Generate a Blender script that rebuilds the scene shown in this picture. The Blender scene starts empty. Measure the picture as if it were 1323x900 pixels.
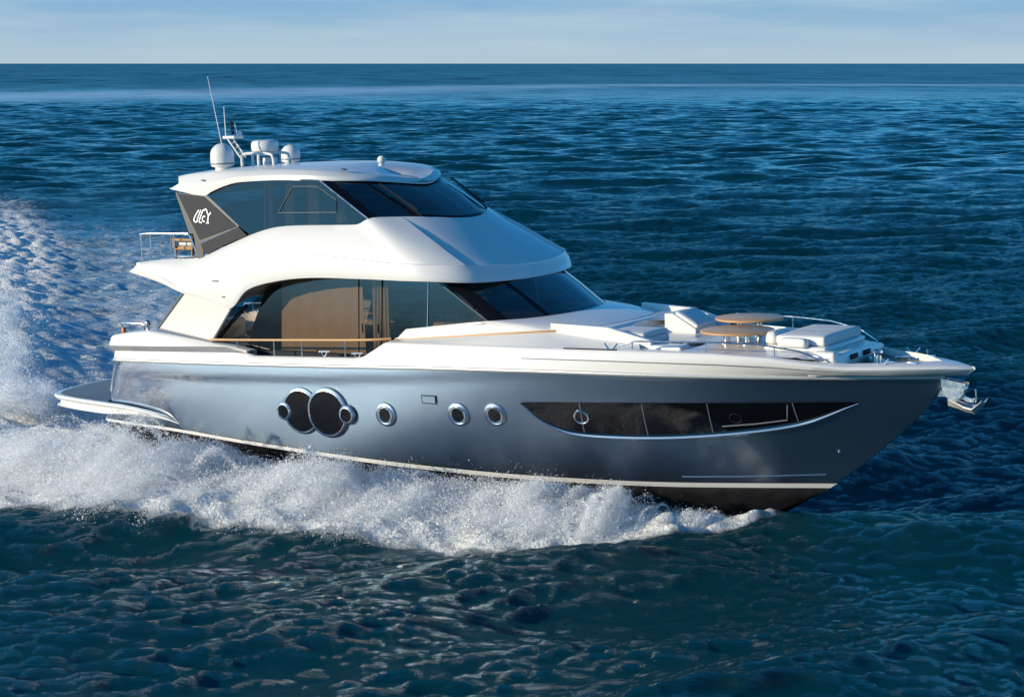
import bpy, bmesh, math
import numpy as np
from mathutils import Matrix, Vector, Euler
D = bpy.data
SC = bpy.context.scene
COL = SC.collection
R = math.radians
rng = np.random.default_rng(11)

# ------------------------------------------------------------------ camera
HEAD = R(32.5)                      # yacht heading against the picture plane
PITCH = math.atan(368 / 2400)
CAM = np.array([33.51, -35.58, 9.6])
cam = D.cameras.new('camera'); cam_o = D.objects.new('camera', cam); COL.objects.link(cam_o)
cam.sensor_width = 36; cam.lens = 36 * 2400 / 1323
cam.clip_start = 0.5; cam.clip_end = 90000
_f = Vector((-math.sin(HEAD) * math.cos(PITCH), math.cos(HEAD) * math.cos(PITCH), -math.sin(PITCH)))
_r = Vector((math.cos(HEAD), math.sin(HEAD), 0)); _u = _r.cross(_f)
cam_o.matrix_world = Matrix(((_r.x, _u.x, -_f.x, CAM[0]), (_r.y, _u.y, -_f.y, CAM[1]), (_r.z, _u.z, -_f.z, CAM[2]), (0, 0, 0, 1)))
SC.camera = cam_o

# ------------------------------------------------------------------ sky, sun, exposure
SUN_EL, PSI = R(13.5), R(36.5)          # low sun, abaft the starboard beam
sdir = Vector((-math.sin(PSI) * math.cos(SUN_EL), -math.cos(PSI) * math.cos(SUN_EL), math.sin(SUN_EL)))
sun = D.lights.new('sun', 'SUN'); sun.energy = 4.5; sun.angle = R(0.5); sun.color = (1.0, 0.84, 0.58)
sun_o = D.objects.new('sun', sun); COL.objects.link(sun_o)
sun_o.rotation_euler = sdir.to_track_quat('Z', 'Y').to_euler(); sun_o.location = (0, -60, 40)
SC.view_settings.view_transform = 'Standard'; SC.view_settings.look = 'None'
SC.view_settings.exposure = 0.12; SC.view_settings.gamma = 1.0; SC.view_settings.use_curve_mapping = False

W = D.worlds.new('World'); SC.world = W; W.use_nodes = True
nt = W.node_tree; nt.nodes.clear()
def N(nt, t, **kw):
    n = nt.nodes.new(t)
    for k, v in kw.items():
        if k in n.inputs: n.inputs[k].default_value = v
        else: setattr(n, k, v)
    return n
def L(nt, a, b): nt.links.new(a, b)
sky = N(nt, 'ShaderNodeTexSky', sky_type='NISHITA', sun_disc=False, sun_elevation=SUN_EL, sun_rotation=math.pi + PSI,
        air_density=1.0, dust_density=0.6, ozone_density=2.5)
hsv = N(nt, 'ShaderNodeHueSaturation'); hsv.inputs['Saturation'].default_value = 1.5; hsv.inputs['Value'].default_value = 1.6
L(nt, sky.outputs[0], hsv.inputs['Color'])
blu = N(nt, 'ShaderNodeMixRGB'); blu.inputs['Fac'].default_value = .58
t1 = N(nt, 'ShaderNodeMixRGB', blend_type='MULTIPLY'); t1.inputs['Fac'].default_value = 1; t1.inputs['Color2'].default_value = (.44, .97, 1.30, 1); L(nt, hsv.outputs[0], t1.inputs['Color1'])
lum = N(nt, 'ShaderNodeRGBToBW'); L(nt, hsv.outputs[0], lum.inputs[0])
t2 = N(nt, 'ShaderNodeMixRGB', blend_type='MULTIPLY'); t2.inputs['Fac'].default_value = 1; t2.inputs['Color2'].default_value = (.16, .93, 1.95, 1); L(nt, lum.outputs[0], t2.inputs['Color1'])
L(nt, t1.outputs[0], blu.inputs['Color1']); L(nt, t2.outputs[0], blu.inputs['Color2'])
tc = N(nt, 'ShaderNodeTexCoord')
sep = N(nt, 'ShaderNodeSeparateXYZ'); L(nt, tc.outputs['Generated'], sep.inputs[0])
# thin streaky cloud veil low over the horizon
mp = N(nt, 'ShaderNodeMapping'); mp.inputs['Scale'].default_value = (4, 4, 42); mp.inputs['Rotation'].default_value = (R(7), R(9), 0)
L(nt, tc.outputs['Generated'], mp.inputs[0])
cn = N(nt, 'ShaderNodeTexNoise'); cn.inputs['Scale'].default_value = 1.6; cn.inputs['Detail'].default_value = 6; cn.inputs['Roughness'].default_value = 0.55
L(nt, mp.outputs[0], cn.inputs['Vector'])
cr = N(nt, 'ShaderNodeValToRGB'); cr.color_ramp.elements[0].position = 0.38; cr.color_ramp.elements[1].position = 0.68
L(nt, cn.outputs['Fac'], cr.inputs[0])
low = N(nt, 'ShaderNodeValToRGB')   # pale air near the horizon, clearer blue a little higher
e = low.color_ramp.elements
e[0].position = 0.0; e[0].color = (4.2, 5.3, 6.1, 1)
e[1].position = 1.0; e[1].color = (1.9, 3.8, 6.1, 1)
k = low.color_ramp.elements.new(0.25); k.color = (3.4, 4.9, 6.2, 1)
k = low.color_ramp.elements.new(0.6); k.color = (2.3, 4.2, 6.2, 1)
mr = N(nt, 'ShaderNodeMapRange'); mr.inputs['From Max'].default_value = 0.05
L(nt, sep.outputs['Z'], mr.inputs['Value']); L(nt, mr.outputs[0], low.inputs[0])
cmix = N(nt, 'ShaderNodeMixRGB'); cmix.inputs['Color2'].default_value = (4.5, 5.7, 6.5, 1)
cm = N(nt, 'ShaderNodeMath', operation='MULTIPLY'); cm.inputs[1].default_value = 0.75
L(nt, cr.outputs[0], cm.inputs[0]); L(nt, cm.outputs[0], cmix.inputs['Fac']); L(nt, low.outputs[0], cmix.inputs['Color1'])
mr2 = N(nt, 'ShaderNodeMapRange'); mr2.inputs['From Min'].default_value = 0.03; mr2.inputs['From Max'].default_value = 0.09
L(nt, sep.outputs['Z'], mr2.inputs['Value'])
smix = N(nt, 'ShaderNodeMixRGB'); L(nt, mr2.outputs[0], smix.inputs['Fac']); L(nt, cmix.outputs[0], smix.inputs['Color1']); L(nt, blu.outputs[0], smix.inputs['Color2'])
bg = N(nt, 'ShaderNodeBackground'); bg.inputs['Strength'].default_value = 0.1
L(nt, smix.outputs[0], bg.inputs['Color'])
wo = N(nt, 'ShaderNodeOutputWorld'); L(nt, bg.outputs[0], wo.inputs[0])
SC.cycles.max_bounces = 12; SC.cycles.diffuse_bounces = 8; SC.cycles.transparent_max_bounces = 16
SC.cycles.caustics_reflective = False; SC.cycles.caustics_refractive = False

# ------------------------------------------------------------------ materials
def pmat(name, col, rough=0.5, metal=0.0, coat=0.0, ior=1.5):
    m = D.materials.new(name); m.use_nodes = True
    b = m.node_tree.nodes['Principled BSDF']
    b.inputs['Base Color'].default_value = (*col, 1); b.inputs['Roughness'].default_value = rough
    b.inputs['Metallic'].default_value = metal; b.inputs['Coat Weight'].default_value = coat; b.inputs['Coat Roughness'].default_value = 0.04
    b.inputs['IOR'].default_value = ior
    return m
def noise_rough(m, scale, lo, hi, colvar=0.0, bump=0.0, obj=True):
    nt = m.node_tree; b = nt.nodes['Principled BSDF']
    tc = N(nt, 'ShaderNodeTexCoord'); n = N(nt, 'ShaderNodeTexNoise'); n.inputs['Scale'].default_value = scale; n.inputs['Detail'].default_value = 5
    L(nt, tc.outputs['Object'], n.inputs['Vector'])
    r = N(nt, 'ShaderNodeMapRange'); r.inputs['From Min'].default_value = .3; r.inputs['From Max'].default_value = .7
    r.inputs['To Min'].default_value = lo; r.inputs['To Max'].default_value = hi
    L(nt, n.outputs['Fac'], r.inputs['Value']); L(nt, r.outputs[0], b.inputs['Roughness'])
    if colvar:
        c = b.inputs['Base Color'].default_value[:3]
        mx = N(nt, 'ShaderNodeMixRGB'); mx.inputs['Color1'].default_value = (*[v * (1 - colvar) for v in c], 1); mx.inputs['Color2'].default_value = (*[min(1, v * (1 + colvar)) for v in c], 1)
        L(nt, n.outputs['Fac'], mx.inputs['Fac']); L(nt, mx.outputs[0], b.inputs['Base Color'])
    if bump:
        bp = N(nt, 'ShaderNodeBump'); bp.inputs['Strength'].default_value = bump; bp.inputs['Distance'].default_value = 0.01
        L(nt, n.outputs['Fac'], bp.inputs['Height']); L(nt, bp.outputs[0], b.inputs['Normal'])
    return m
M = {}
M['white'] = pmat('white_gelcoat', (.76, .74, .705), .28, 0, .25)
M['hull'] = noise_rough(pmat('silver_blue_paint', (.225, .315, .41), .43, 1.0, .6), 1.2, .41, .45, .02)
def metal_flake(name, col, rough):
    """metallic paint: a broad flake lobe under a thin glossy clear coat"""
    m = D.materials.new(name); m.use_nodes = True; nt = m.node_tree; nt.nodes.clear()
    g = N(nt, 'ShaderNodeBsdfGlossy', distribution='BECKMANN'); g.inputs['Color'].default_value = (*col, 1); g.inputs['Roughness'].default_value = rough
    c = N(nt, 'ShaderNodeBsdfGlossy'); c.inputs['Roughness'].default_value = .06
    tc = N(nt, 'ShaderNodeTexCoord'); n = N(nt, 'ShaderNodeTexNoise'); n.inputs['Scale'].default_value = .8; n.inputs['Detail'].default_value = 2; L(nt, tc.outputs['Object'], n.inputs['Vector'])
    b = N(nt, 'ShaderNodeBump'); b.inputs['Strength'].default_value = .05; b.inputs['Distance'].default_value = .05; L(nt, n.outputs['Fac'], b.inputs['Height']); L(nt, b.outputs[0], c.inputs['Normal'])
    g2 = N(nt, 'ShaderNodeBsdfGlossy'); g2.inputs['Color'].default_value = (*[v * .95 for v in col], 1); g2.inputs['Roughness'].default_value = rough * .84
    gm = N(nt, 'ShaderNodeMixShader'); gm.inputs[0].default_value = .45; L(nt, g.outputs[0], gm.inputs[1]); L(nt, g2.outputs[0], gm.inputs[2])
    f = N(nt, 'ShaderNodeFresnel'); f.inputs['IOR'].default_value = 1.35; x = N(nt, 'ShaderNodeMixShader')
    L(nt, f.outputs[0], x.inputs[0]); L(nt, gm.outputs[0], x.inputs[1]); L(nt, c.outputs[0], x.inputs[2])
    o = N(nt, 'ShaderNodeOutputMaterial'); L(nt, x.outputs[0], o.inputs[0]); return m
M['hull'] = metal_flake('silver_blue_paint', (.25, .335, .445), .50)
M['black_hull'] = noise_rough(pmat('black_antifouling', (.012, .011, .012), .5), 4, .35, .6, .3)
M['chrome'] = noise_rough(pmat('polished_steel', (.80, .79, .77), .2, 1), 8, .17, .3)
M['galv'] = noise_rough(pmat('brushed_steel', (.72, .70, .66), .4, .6), 20, .35, .5, .05)
M['black'] = pmat('black_gloss', (.006, .006, .008), .22, 0, .0, 1.3)
M['blackmat'] = pmat('black_rubber', (.012, .012, .013), .45)
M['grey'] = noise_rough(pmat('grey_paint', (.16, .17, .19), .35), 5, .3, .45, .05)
M['greydark'] = pmat('charcoal_panel', (.022, .027, .036), .5, 0, .0, 1.2)
M['canvas'] = noise_rough(pmat('cream_canvas', (.80, .765, .67), .75), 30, .7, .85, .05, .1)
M['vinyl'] = noise_rough(pmat('white_vinyl', (.72, .70, .67), .5), 14, .42, .6, .03, .15)
M['wicker'] = noise_rough(pmat('tan_wicker', (.42, .24, .11), .6), 60, .5, .8, .35, .4)
M['tan'] = noise_rough(pmat('tan_blind', (.50, .39, .27), .8), 4, .7, .9, .1)
M['cream'] = noise_rough(pmat('cream_curtain', (.6, .52, .4), .8), 6, .7, .9, .1)
M['inter'] = noise_rough(pmat('dark_interior', (.095, .062, .04), .6), 3, .5, .7, .2)
M['interlight'] = noise_rough(pmat('pale_interior', (.35, .33, .3), .6), 3, .5, .7, .1)
M['orange'] = pmat('orange_plastic', (.55, .16, .05), .5)
M['logo'] = pmat('white_lettering', (.82, .82, .82), .35)

def wood(name, ca, cb, plank, caulk):
    m = pmat(name, ca, .42, 0, .15); nt = m.node_tree; b = nt.nodes['Principled BSDF']
    tc = N(nt, 'ShaderNodeTexCoord'); mp = N(nt, 'ShaderNodeMapping'); mp.inputs['Scale'].default_value = (2, 30, 30); L(nt, tc.outputs['Object'], mp.inputs[0])
    n = N(nt, 'ShaderNodeTexNoise'); n.inputs['Scale'].default_value = 1.5; n.inputs['Detail'].default_value = 6; L(nt, mp.outputs[0], n.inputs['Vector'])
    mx = N(nt, 'ShaderNodeMixRGB'); mx.inputs['Color1'].default_value = (*ca, 1); mx.inputs['Color2'].default_value = (*cb, 1); L(nt, n.outputs['Fac'], mx.inputs['Fac'])
    sp = N(nt, 'ShaderNodeSeparateXYZ'); L(nt, tc.outputs['Object'], sp.inputs[0])
    ml = N(nt, 'ShaderNodeMath', operation='MULTIPLY'); ml.inputs[1].default_value = 1 / plank; L(nt, sp.outputs['Y'], ml.inputs[0])
    fr = N(nt, 'ShaderNodeMath', operation='FRACT'); L(nt, ml.outputs[0], fr.inputs[0])
    lt = N(nt, 'ShaderNodeMath', operation='LESS_THAN'); lt.inputs[1].default_value = 0.1 if caulk else -1; L(nt, fr.outputs[0], lt.inputs[0])
    m2 = N(nt, 'ShaderNodeMixRGB'); m2.inputs['Color2'].default_value = (.015, .014, .013, 1); L(nt, lt.outputs[0], m2.inputs['Fac']); L(nt, mx.outputs[0], m2.inputs['Color1'])
    L(nt, m2.outputs[0], b.inputs['Base Color'])
    return m
M['teak'] = wood('teak_deck', (.16, .10, .065), (.24, .16, .11), .07, True)
M['table'] = wood('varnished_teak', (.50, .27, .11), (.64, .38, .18), .09, False)

def glass(name, tint, refl=1.0, ior=1.55, rough=0.02):
    m = D.materials.new(name); m.use_nodes = True; nt = m.node_tree; nt.nodes.clear()
    t = N(nt, 'ShaderNodeBsdfTransparent'); t.inputs['Color'].default_value = (*tint, 1)
    g = N(nt, 'ShaderNodeBsdfGlossy'); g.inputs['Roughness'].default_value = rough; g.inputs['Color'].default_value = (refl, refl, refl, 1)
    tc = N(nt, 'ShaderNodeTexCoord'); n = N(nt, 'ShaderNodeTexNoise'); n.inputs['Scale'].default_value = .9; L(nt, tc.outputs['Object'], n.inputs['Vector'])
    bu = N(nt, 'ShaderNodeBump'); bu.inputs['Strength'].default_value = .04; bu.inputs['Distance'].default_value = .05; L(nt, n.outputs['Fac'], bu.inputs['Height'])
    L(nt, bu.outputs[0], g.inputs['Normal'])
    ge = N(nt, 'ShaderNodeNewGeometry'); mi = N(nt, 'ShaderNodeMapRange'); mi.inputs['To Min'].default_value = ior; mi.inputs['To Max'].default_value = 1 / ior
    L(nt, ge.outputs['Backfacing'], mi.inputs['Value'])
    f = N(nt, 'ShaderNodeFresnel'); L(nt, mi.outputs[0], f.inputs['IOR'])
    x = N(nt, 'ShaderNodeMixShader'); L(nt, f.outputs[0], x.inputs[0]); L(nt, t.outputs[0], x.inputs[1]); L(nt, g.outputs[0], x.inputs[2])
    o = N(nt, 'ShaderNodeOutputMaterial'); L(nt, x.outputs[0], o.inputs[0])
    return m
M['glass'] = glass('bronze_glass', (.52, .46, .40), 1, 1.45)
M['glassdark'] = glass('smoked_glass', (.24, .25, .27), 1, 1.33)
M['glassblue'] = glass('windscreen_glass', (.22, .27, .29), 1, 2.1)
M['glassblack'] = noise_rough(pmat('black_glass', (.004, .004, .005), .05, 0, 0, 1.5), 2, .03, .06)

# ------------------------------------------------------------------ mesh helpers
def obj(name, verts, faces, mat, parent=None, smooth=True, auto=None):
    me = D.meshes.new(name); me.from_pydata([tuple(map(float, v)) for v in verts], [], [tuple(map(int, f)) for f in faces]); me.update()
    if mat is not None: me.materials.append(mat)
    if smooth:
        me.polygons.foreach_set('use_smooth', [True] * len(me.polygons))
        if auto is not None:
            me.set_sharp_from_angle(angle=R(auto))
    o = D.objects.new(name, me); COL.objects.link(o)
    if parent is not None: o.parent = parent
    return o
def weld(o, d=.0005):
    bm = bmesh.new(); bm.from_mesh(o.data); bmesh.ops.remove_doubles(bm, verts=bm.verts, dist=d); bm.to_mesh(o.data); bm.free(); return o
class MB:
    """collects shapes for one mesh"""
    def __init__(s): s.v = []; s.f = []
    def add(s, v, f):
        n = len(s.v); s.v += [tuple(map(float, p)) for p in v]; s.f += [tuple(int(i) + n for i in q) for q in f]; return s
    def grid(s, rows, closed=False, flip=False):
        rows = [np.asarray(r, float) for r in rows]; n = len(rows[0]); V = np.concatenate(rows); F = []
        for i in range(len(rows) - 1):
            for j in range(n if closed else n - 1):
                a, b = i * n + j, i * n + (j + 1) % n
                q = (a, b, b + n, a + n); F.append(q[::-1] if flip else q)
        return s.add(V, F)
    def tube(s, path, r, seg=8, cap=True):
        P = [Vector(p) for p in path]; n = len(P); rings = []; prev = None
        rr = r if hasattr(r, '__len__') else [r] * n
        for i, p in enumerate(P):
            t = (P[min(i + 1, n - 1)] - P[max(i - 1, 0)]).normalized()
            a = Vector((0, 0, 1)) if abs(t.z) < .9 else Vector((1, 0, 0))
            if prev is None: u = t.cross(a).normalized()
            else: u = (prev - t * prev.dot(t)).normalized()
            prev = u; w = t.cross(u)
            rings.append([p + (u * math.cos(k * 2 * math.pi / seg) + w * math.sin(k * 2 * math.pi / seg)) * rr[i] for k in range(seg)])
        n0 = len(s.v); s.grid(rings, True)
        if cap: s.f += [tuple(n0 + k for k in range(seg))[::-1], tuple(n0 + (n - 1) * seg + k for k in range(seg))]
        return s
    def box(s, x0, x1, y0, y1, z0, z1, bev=0.0):
        bm = bmesh.new(); bmesh.ops.create_cube(bm, size=1)
        for v in bm.verts: v.co = ((x0 + x1) / 2 + v.co.x * (x1 - x0), (y0 + y1) / 2 + v.co.y * (y1 - y0), (z0 + z1) / 2 + v.co.z * (z1 - z0))
        return s.bm(bm, bev)
    def bm(s, bm, bev=0.0, mat=None):
        if bev: bmesh.ops.bevel(bm, geom=list(bm.edges), offset=bev, segments=3, affect='EDGES', profile=.5)
        if mat is not None: bm.transform(mat)
        bm.verts.ensure_lookup_table(); bm.verts.index_update()
        s.add([v.co[:] for v in bm.verts], [[v.index for v in f.verts] for f in bm.faces]); bm.free(); return s
    def lathe(s, prof, c, seg=28, axis='Z'):
        rings = []
        for r, z in prof:
            ring = []
            for k in range(seg):
                a = k * 2 * math.pi / seg
                ring.append((c[0] + r * math.cos(a), c[1] + r * math.sin(a), c[2] + z))
            rings.append(ring)
        return s.grid(rings, True)
    def prism(s, poly, off):
        """a polygon pushed along a vector: a thick plate"""
        n = len(poly); A = [Vector(p) for p in poly]; B = [p + Vector(off) for p in A]
        return s.add(A + B, [tuple(range(n))[::-1], tuple(range(n, 2 * n))] + [(i, (i + 1) % n, n + (i + 1) % n, n + i) for i in range(n)])
    def mirror(s):
        n = len(s.v); s.v += [(x, -y, z) for x, y, z in s.v]; s.f += [tuple(i + n for i in q)[::-1] for q in s.f]; return s
    def twin(s, name, mat, parent=None, smooth=True, auto=35):
        """the starboard piece and its port mirror image, two separate objects"""
        a = s.build(name, mat, parent, smooth, auto)
        m = MB(); m.v = [(x, -y, z) for x, y, z in s.v]; m.f = [tuple(q)[::-1] for q in s.f]
        return a, m.build(name, mat, parent, smooth, auto)
    def build(s, name, mat, parent=None, smooth=True, auto=35):
        return obj(name, s.v, s.f, mat, parent, smooth, auto)
def spline(pts, n):
    """Catmull-Rom through control points, n samples evenly in parameter"""
    P = np.asarray(pts, float); m = len(P)
    Q = np.vstack([2 * P[0] - P[1], P, 2 * P[-1] - P[-2]])
    u = np.linspace(0, m - 1, n); i = np.minimum(u.astype(int), m - 2); t = (u - i)[:, None]
    p0, p1, p2, p3 = Q[i], Q[i + 1], Q[i + 2], Q[i + 3]
    return .5 * (2 * p1 + (p2 - p0) * t + (2 * p0 - 5 * p1 + 4 * p2 - p3) * t ** 2 + (3 * p1 - p0 - 3 * p2 + p3) * t ** 3)
def full(half):
    """starboard half of a curve (ending on the centreline) -> the whole U"""
    h = np.asarray(half, float); m = h[::-1].copy(); m[:, 1] *= -1
    return np.vstack([h, m[1:]])
def tag(o, label=None, cat=None, group=None, kind=None):
    if label: o['label'] = label
    if cat: o['category'] = cat
    if group: o['group'] = group
    if kind: o['kind'] = kind
    return o
# the yacht floats bow-up by a couple of degrees; everything aboard shares that attitude
TRIM = R(2.2); PIV = Vector((6, 0, 0))
RB = Matrix.Rotation(-TRIM, 3, 'Y')
def aboard(p): return RB @ (Vector(p) - PIV) + PIV
def thing(name, label, cat, loc, group=None, rz=0.0):
    o = D.objects.new(name, None); COL.objects.link(o); o.location = aboard(loc)
    o.rotation_euler = (RB @ Matrix.Rotation(rz, 3, 'Z')).to_euler()
    return tag(o, label, cat, group)
def pc(x,tab):
    xs,ys=zip(*tab); return np.interp(x,xs,ys)
_ZR=[(-1,2.52),(.2,2.55),(3.8,2.645),(8,2.77),(10.8,2.87),(13.8,2.925),(16,2.915),(18,2.885),(19.5,2.855),(21.2,2.8),(22,2.78)]
_ZB=[(-2,1.14),(0,1.08),(3,1.0),(4.6,.90),(7.8,.75),(10.5,.60),(12.8,.49),(15.3,.43),(18.95,.46),(21,.42)]
_ST=[(-.6,17.0),(-.25,17.8),(.46,18.95),(1.0,19.62),(1.57,20.29),(2.0,20.75),(2.4,21.08),(2.8,21.25),(3.4,21.4)]
def smooth_tab(tab,n=400,w=.08):
    xs=np.linspace(tab[0][0],tab[-1][0],n); ys=pc(xs,tab)
    k=max(3,int(n*w)//2*2+1); yp=np.concatenate([np.full(k//2,ys[0])+ (np.arange(-(k//2),0))*(ys[1]-ys[0]),ys,np.full(k//2,ys[-1])+np.arange(1,k//2+1)*(ys[-1]-ys[-2])])
    ys=np.convolve(yp,np.ones(k)/k,'valid'); return list(zip(xs,ys))
ZR=smooth_tab(_ZR);ZB=smooth_tab(_ZB);ST=smooth_tab(_ST,400,.12)
def zr(X): return pc(X,ZR)
def zb(X): return pc(X,ZB)
def hull_yt(X,t,Z):
    Xs=pc(Z,ST); q=np.clip(t,0,1.3)**.6
    B=2.93-.13*np.clip(t,0,1.3)**1.3; p=3.0-1.25*q
    s=np.clip((Xs-X)/12.,0,1)
    y=B*(1-(1-s)**p)
    y=y*(1-.085*np.clip((7-X)/7,0,1.3)**2)
    return y
def hull_y(X,Z):
    t=(zr(X)-Z)/(zr(X)-zb(X)); return hull_yt(X,np.clip(t,-.5,1.3).clip(0),Z)

# ================================================================== YACHT
Y = thing('motor_yacht', 'large white and silver blue flybridge motor yacht speeding over the sea, spray along its hull', 'yacht', (0, 0, 0))
# ---- hull shell
NU, NT = 120, 22
def us(n): return 1 - (1 - np.linspace(0, 1, n)) ** 1.25
def x_aft(t): return .82 - .55 * t
def hull_rows(t0, t1, n, k=1.0):
    rows = []
    for t in np.linspace(t0, t1, n):
        # stem X where this level meets the stem
        xs = 20.
        for _ in range(30): xs = pc(zr(xs) - t * (zr(xs) - zb(xs)), ST)
        xa = x_aft(t)
        X = xa + us(NU) * (xs - xa)
        Z = zr(X) - t * (zr(X) - zb(X)); y = hull_yt(X, t, Z)
        y[-1] = 0
        # rounded transom corner
        d = np.clip((X - xa) / .45, 0, 1); y = y - .40 * (1 - np.sqrt(1 - (1 - d) ** 2))
        rows.append(np.stack([X, -y, Z], 1))
    return rows
hr = hull_rows(0.0, 1.0, NT)
# a soft knuckle aft under the rub rail
for i, row in enumerate(hr):
    t = i / (NT - 1); X = row[:, 0]
    tk = np.interp(X, [1, 8, 13.8], [.24, .145, .02]); am = np.interp(X, [.8, 2, 11, 14], [0, .028, .028, 0])
    row[:, 1] -= -am * (1 / (1 + np.exp(-(t - tk) / .012)))
m = MB(); m.grid(hr); m.mirror()
# transom
tl = [r[0] for r in hr]; m.grid([[p for p in tl], [(p[0] - .0, -p[1], p[2]) for p in tl]], flip=True)
hull = m.build('hull', M['hull'], Y, auto=60)
# boot stripe and bottom
b1 = hull_rows(1.0, 1.045, 2); b1 = [r - np.array([0, .012, 0]) for r in b1]
MB().grid(b1).mirror().build('boot_stripe', M['white'], Y, auto=60)
def bottom_row(q):
    top = hull_rows(1.045, 1.045, 1)[0]
    ks = np.linspace(0, 1, NU) ; Xk = np.interp(us(NU), [0, .78, .88, .95, 1], [.3, 14.2, 16.6, 17.8, top[-1, 0]])
    Zk = np.interp(Xk, [.3, 14.2, 16.6, 17.19, 17.8, top[-1, 0]], [-.55, -.9, -.66, -.46, -.24, top[-1, 2]])
    keel = np.stack([Xk, 0 * Xk, Zk], 1)
    chine = top.copy(); chine[:, 1] *= .97; chine[:, 2] -= .16 * np.clip((top[-1, 0] - top[:, 0]) / 2, 0, 1)
    return top, chine, keel
top, chine, keel = bottom_row(0)
MB().grid([top, chine, chine * .66 + keel * .34 + np.array([0, 0, -.05]), chine * .33 + keel * .67 + np.array([0, 0, -.04]), keel]).mirror().build('bottom', M['black_hull'], Y, auto=40)
# spray rail on the forward topsides
X = np.linspace(15.9, 18.75, 40); Z = np.interp(X, [15.9, 17, 18.75], [.57, .59, .66]); y = np.array([float(hull_y(a, c)) for a, c in zip(X, Z)])
r0 = np.stack([X, -y + .01, Z + .05], 1); r1 = np.stack([X, -y - .018, Z], 1); r2 = np.stack([X, -y + .01, Z - .012], 1)
MB().grid([r0, r1, r2]).twin('spray_rail', M['hull'], Y, auto=20)

for _n in ('hull', 'boot_stripe', 'bottom'): weld(D.objects[_n])
# ---- rub rail
def cap_o(X): return 2.9 * (1 - (1 - np.clip((21.84 - X) / 12, 0, 1)) ** 3.0) + .16 * np.sqrt(np.clip((21.84 - X) / 1.2, 0, 1)) * np.clip((21.84 - X) / -6 + 1, 0, 1)
def taper(X): return 1 - .085 * np.clip((7 - X) / 7, 0, 1.3) ** 2
def b_rub(X): return hull_yt(X, 0 * X, zr(X))
def b_top(X):
    w = np.clip((X - 13) / 6, 0, 1); w = w * w * (3 - 2 * w)
    return (b_rub(X) - .05) * (1 - w) + cap_o(X) * w
Xr = x_aft(0) + us(150) * (21.24 - x_aft(0)); Xr[-1] = 21.24
yr = b_rub(Xr); yr[-1] = 0; dd = np.clip((Xr - x_aft(0)) / .45, 0, 1); cut = .40 * (1 - np.sqrt(1 - (1 - dd) ** 2)); yr = yr - cut
prof = [(.0, .055), (.035, .05), (.05, .02), (.035, -.02), (0, -.03)]
MB().grid([np.stack([Xr + o * .5 * (Xr > 20.5), -(yr + o), zr(Xr) + h], 1) for o, h in prof]).mirror().build('rub_rail', M['galv'], Y, auto=60)

# ---- white bulwark: rub rail up to the gunwale, flaring out to the bow tip
ZT = [(.7, 2.84), (3, 2.93), (5.0, 3.02), (5.35, 2.97), (5.65, 2.90), (8.55, 2.99), (8.8, 3.02), (9.1, 3.18), (9.45, 3.38), (9.9, 3.40), (12, 3.42), (15.2, 3.42), (17.2, 3.39), (18.3, 3.32), (19.1, 3.20), (19.7, 3.13), (20.6, 3.12), (21.4, 3.10), (21.86, 3.06)]
u = us(240)
Xb0 = x_aft(0) + u * (21.24 - x_aft(0)); Xb1 = x_aft(0) + u * (21.86 - x_aft(0))
y0 = b_rub(Xb0); y0[-1] = 0; y1 = b_top(Xb1) ; y1[-1] = 0
c0 = .40 * (1 - np.sqrt(1 - (1 - np.clip((Xb0 - x_aft(0)) / .45, 0, 1)) ** 2))
y0 = y0 - c0; y1 = y1 - c0
zt = pc(Xb1, ZT); fl = np.clip((Xb1 - 18) / 2.5, 0, 1)
zmid = zr(Xb0) * .45 + zt * .55
rA = np.stack([Xb0, -y0, zr(Xb0) + .04], 1)
rM = np.stack([Xb0 * .25 + Xb1 * .75, -(y0 * (.35 - .2 * fl) + y1 * (.65 + .2 * fl) + .012), zmid - .06 * fl], 1)
rB = np.stack([Xb1, -y1, zt - .06], 1)
rC = np.stack([Xb1, -(y1 - .02), zt - .02], 1)
rD = np.stack([Xb1 - .04 * fl, -np.maximum(y1 - .06, 0), zt], 1)
win = .14 + .16 * np.clip((Xb1 - 18.8) / 1, 0, 1)
Xi = Xb1 - .50 * np.clip((Xb1 - 20.2) / 1.66, 0, 1) ** 1.5
yi = np.maximum(y1 - win, 0)
rE = np.stack([Xi, -yi, zt + .05 * fl], 1)
rF = np.stack([Xi, -np.maximum(yi - .02, 0), np.where(Xb1 > 18.9, 2.93, zt - .12)], 1)
m = MB().grid([rA, rM, rB, rC, rD, rE, rF]).mirror()
m.grid([[rA[0], rB[0], rD[0]], [(p[0], -p[1], p[2]) for p in (rA[0], rB[0], rD[0])]], flip=True)
m.build('bulwark', M['white'], Y, auto=50)
# thin shadow groove line along the forward bulwark
Xg = np.linspace(13.0, 20.6, 60); 
def bul_at(X, f):
    return np.interp(X, Xb1, -(rB[:, 1]) * f + -(rA[:, 1]) * (1 - f)), np.interp(X, Xb1, zt * f + (zr(Xb0) + .04) * (1 - f))
yg, zg = bul_at(Xg, .52)
MB().tube(np.stack([Xg, -(yg + .012), zg], 1), .008, 6).twin('style_line', M['grey'], Y)

MB().tube([(x, -(float(np.interp(x, Xb1, y1)) - .045), float(pc(x, ZT)) + .002) for x in np.linspace(13.95, 15.15, 12)], .016, 6).twin('scupper_slot', M['greydark'], Y)
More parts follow.
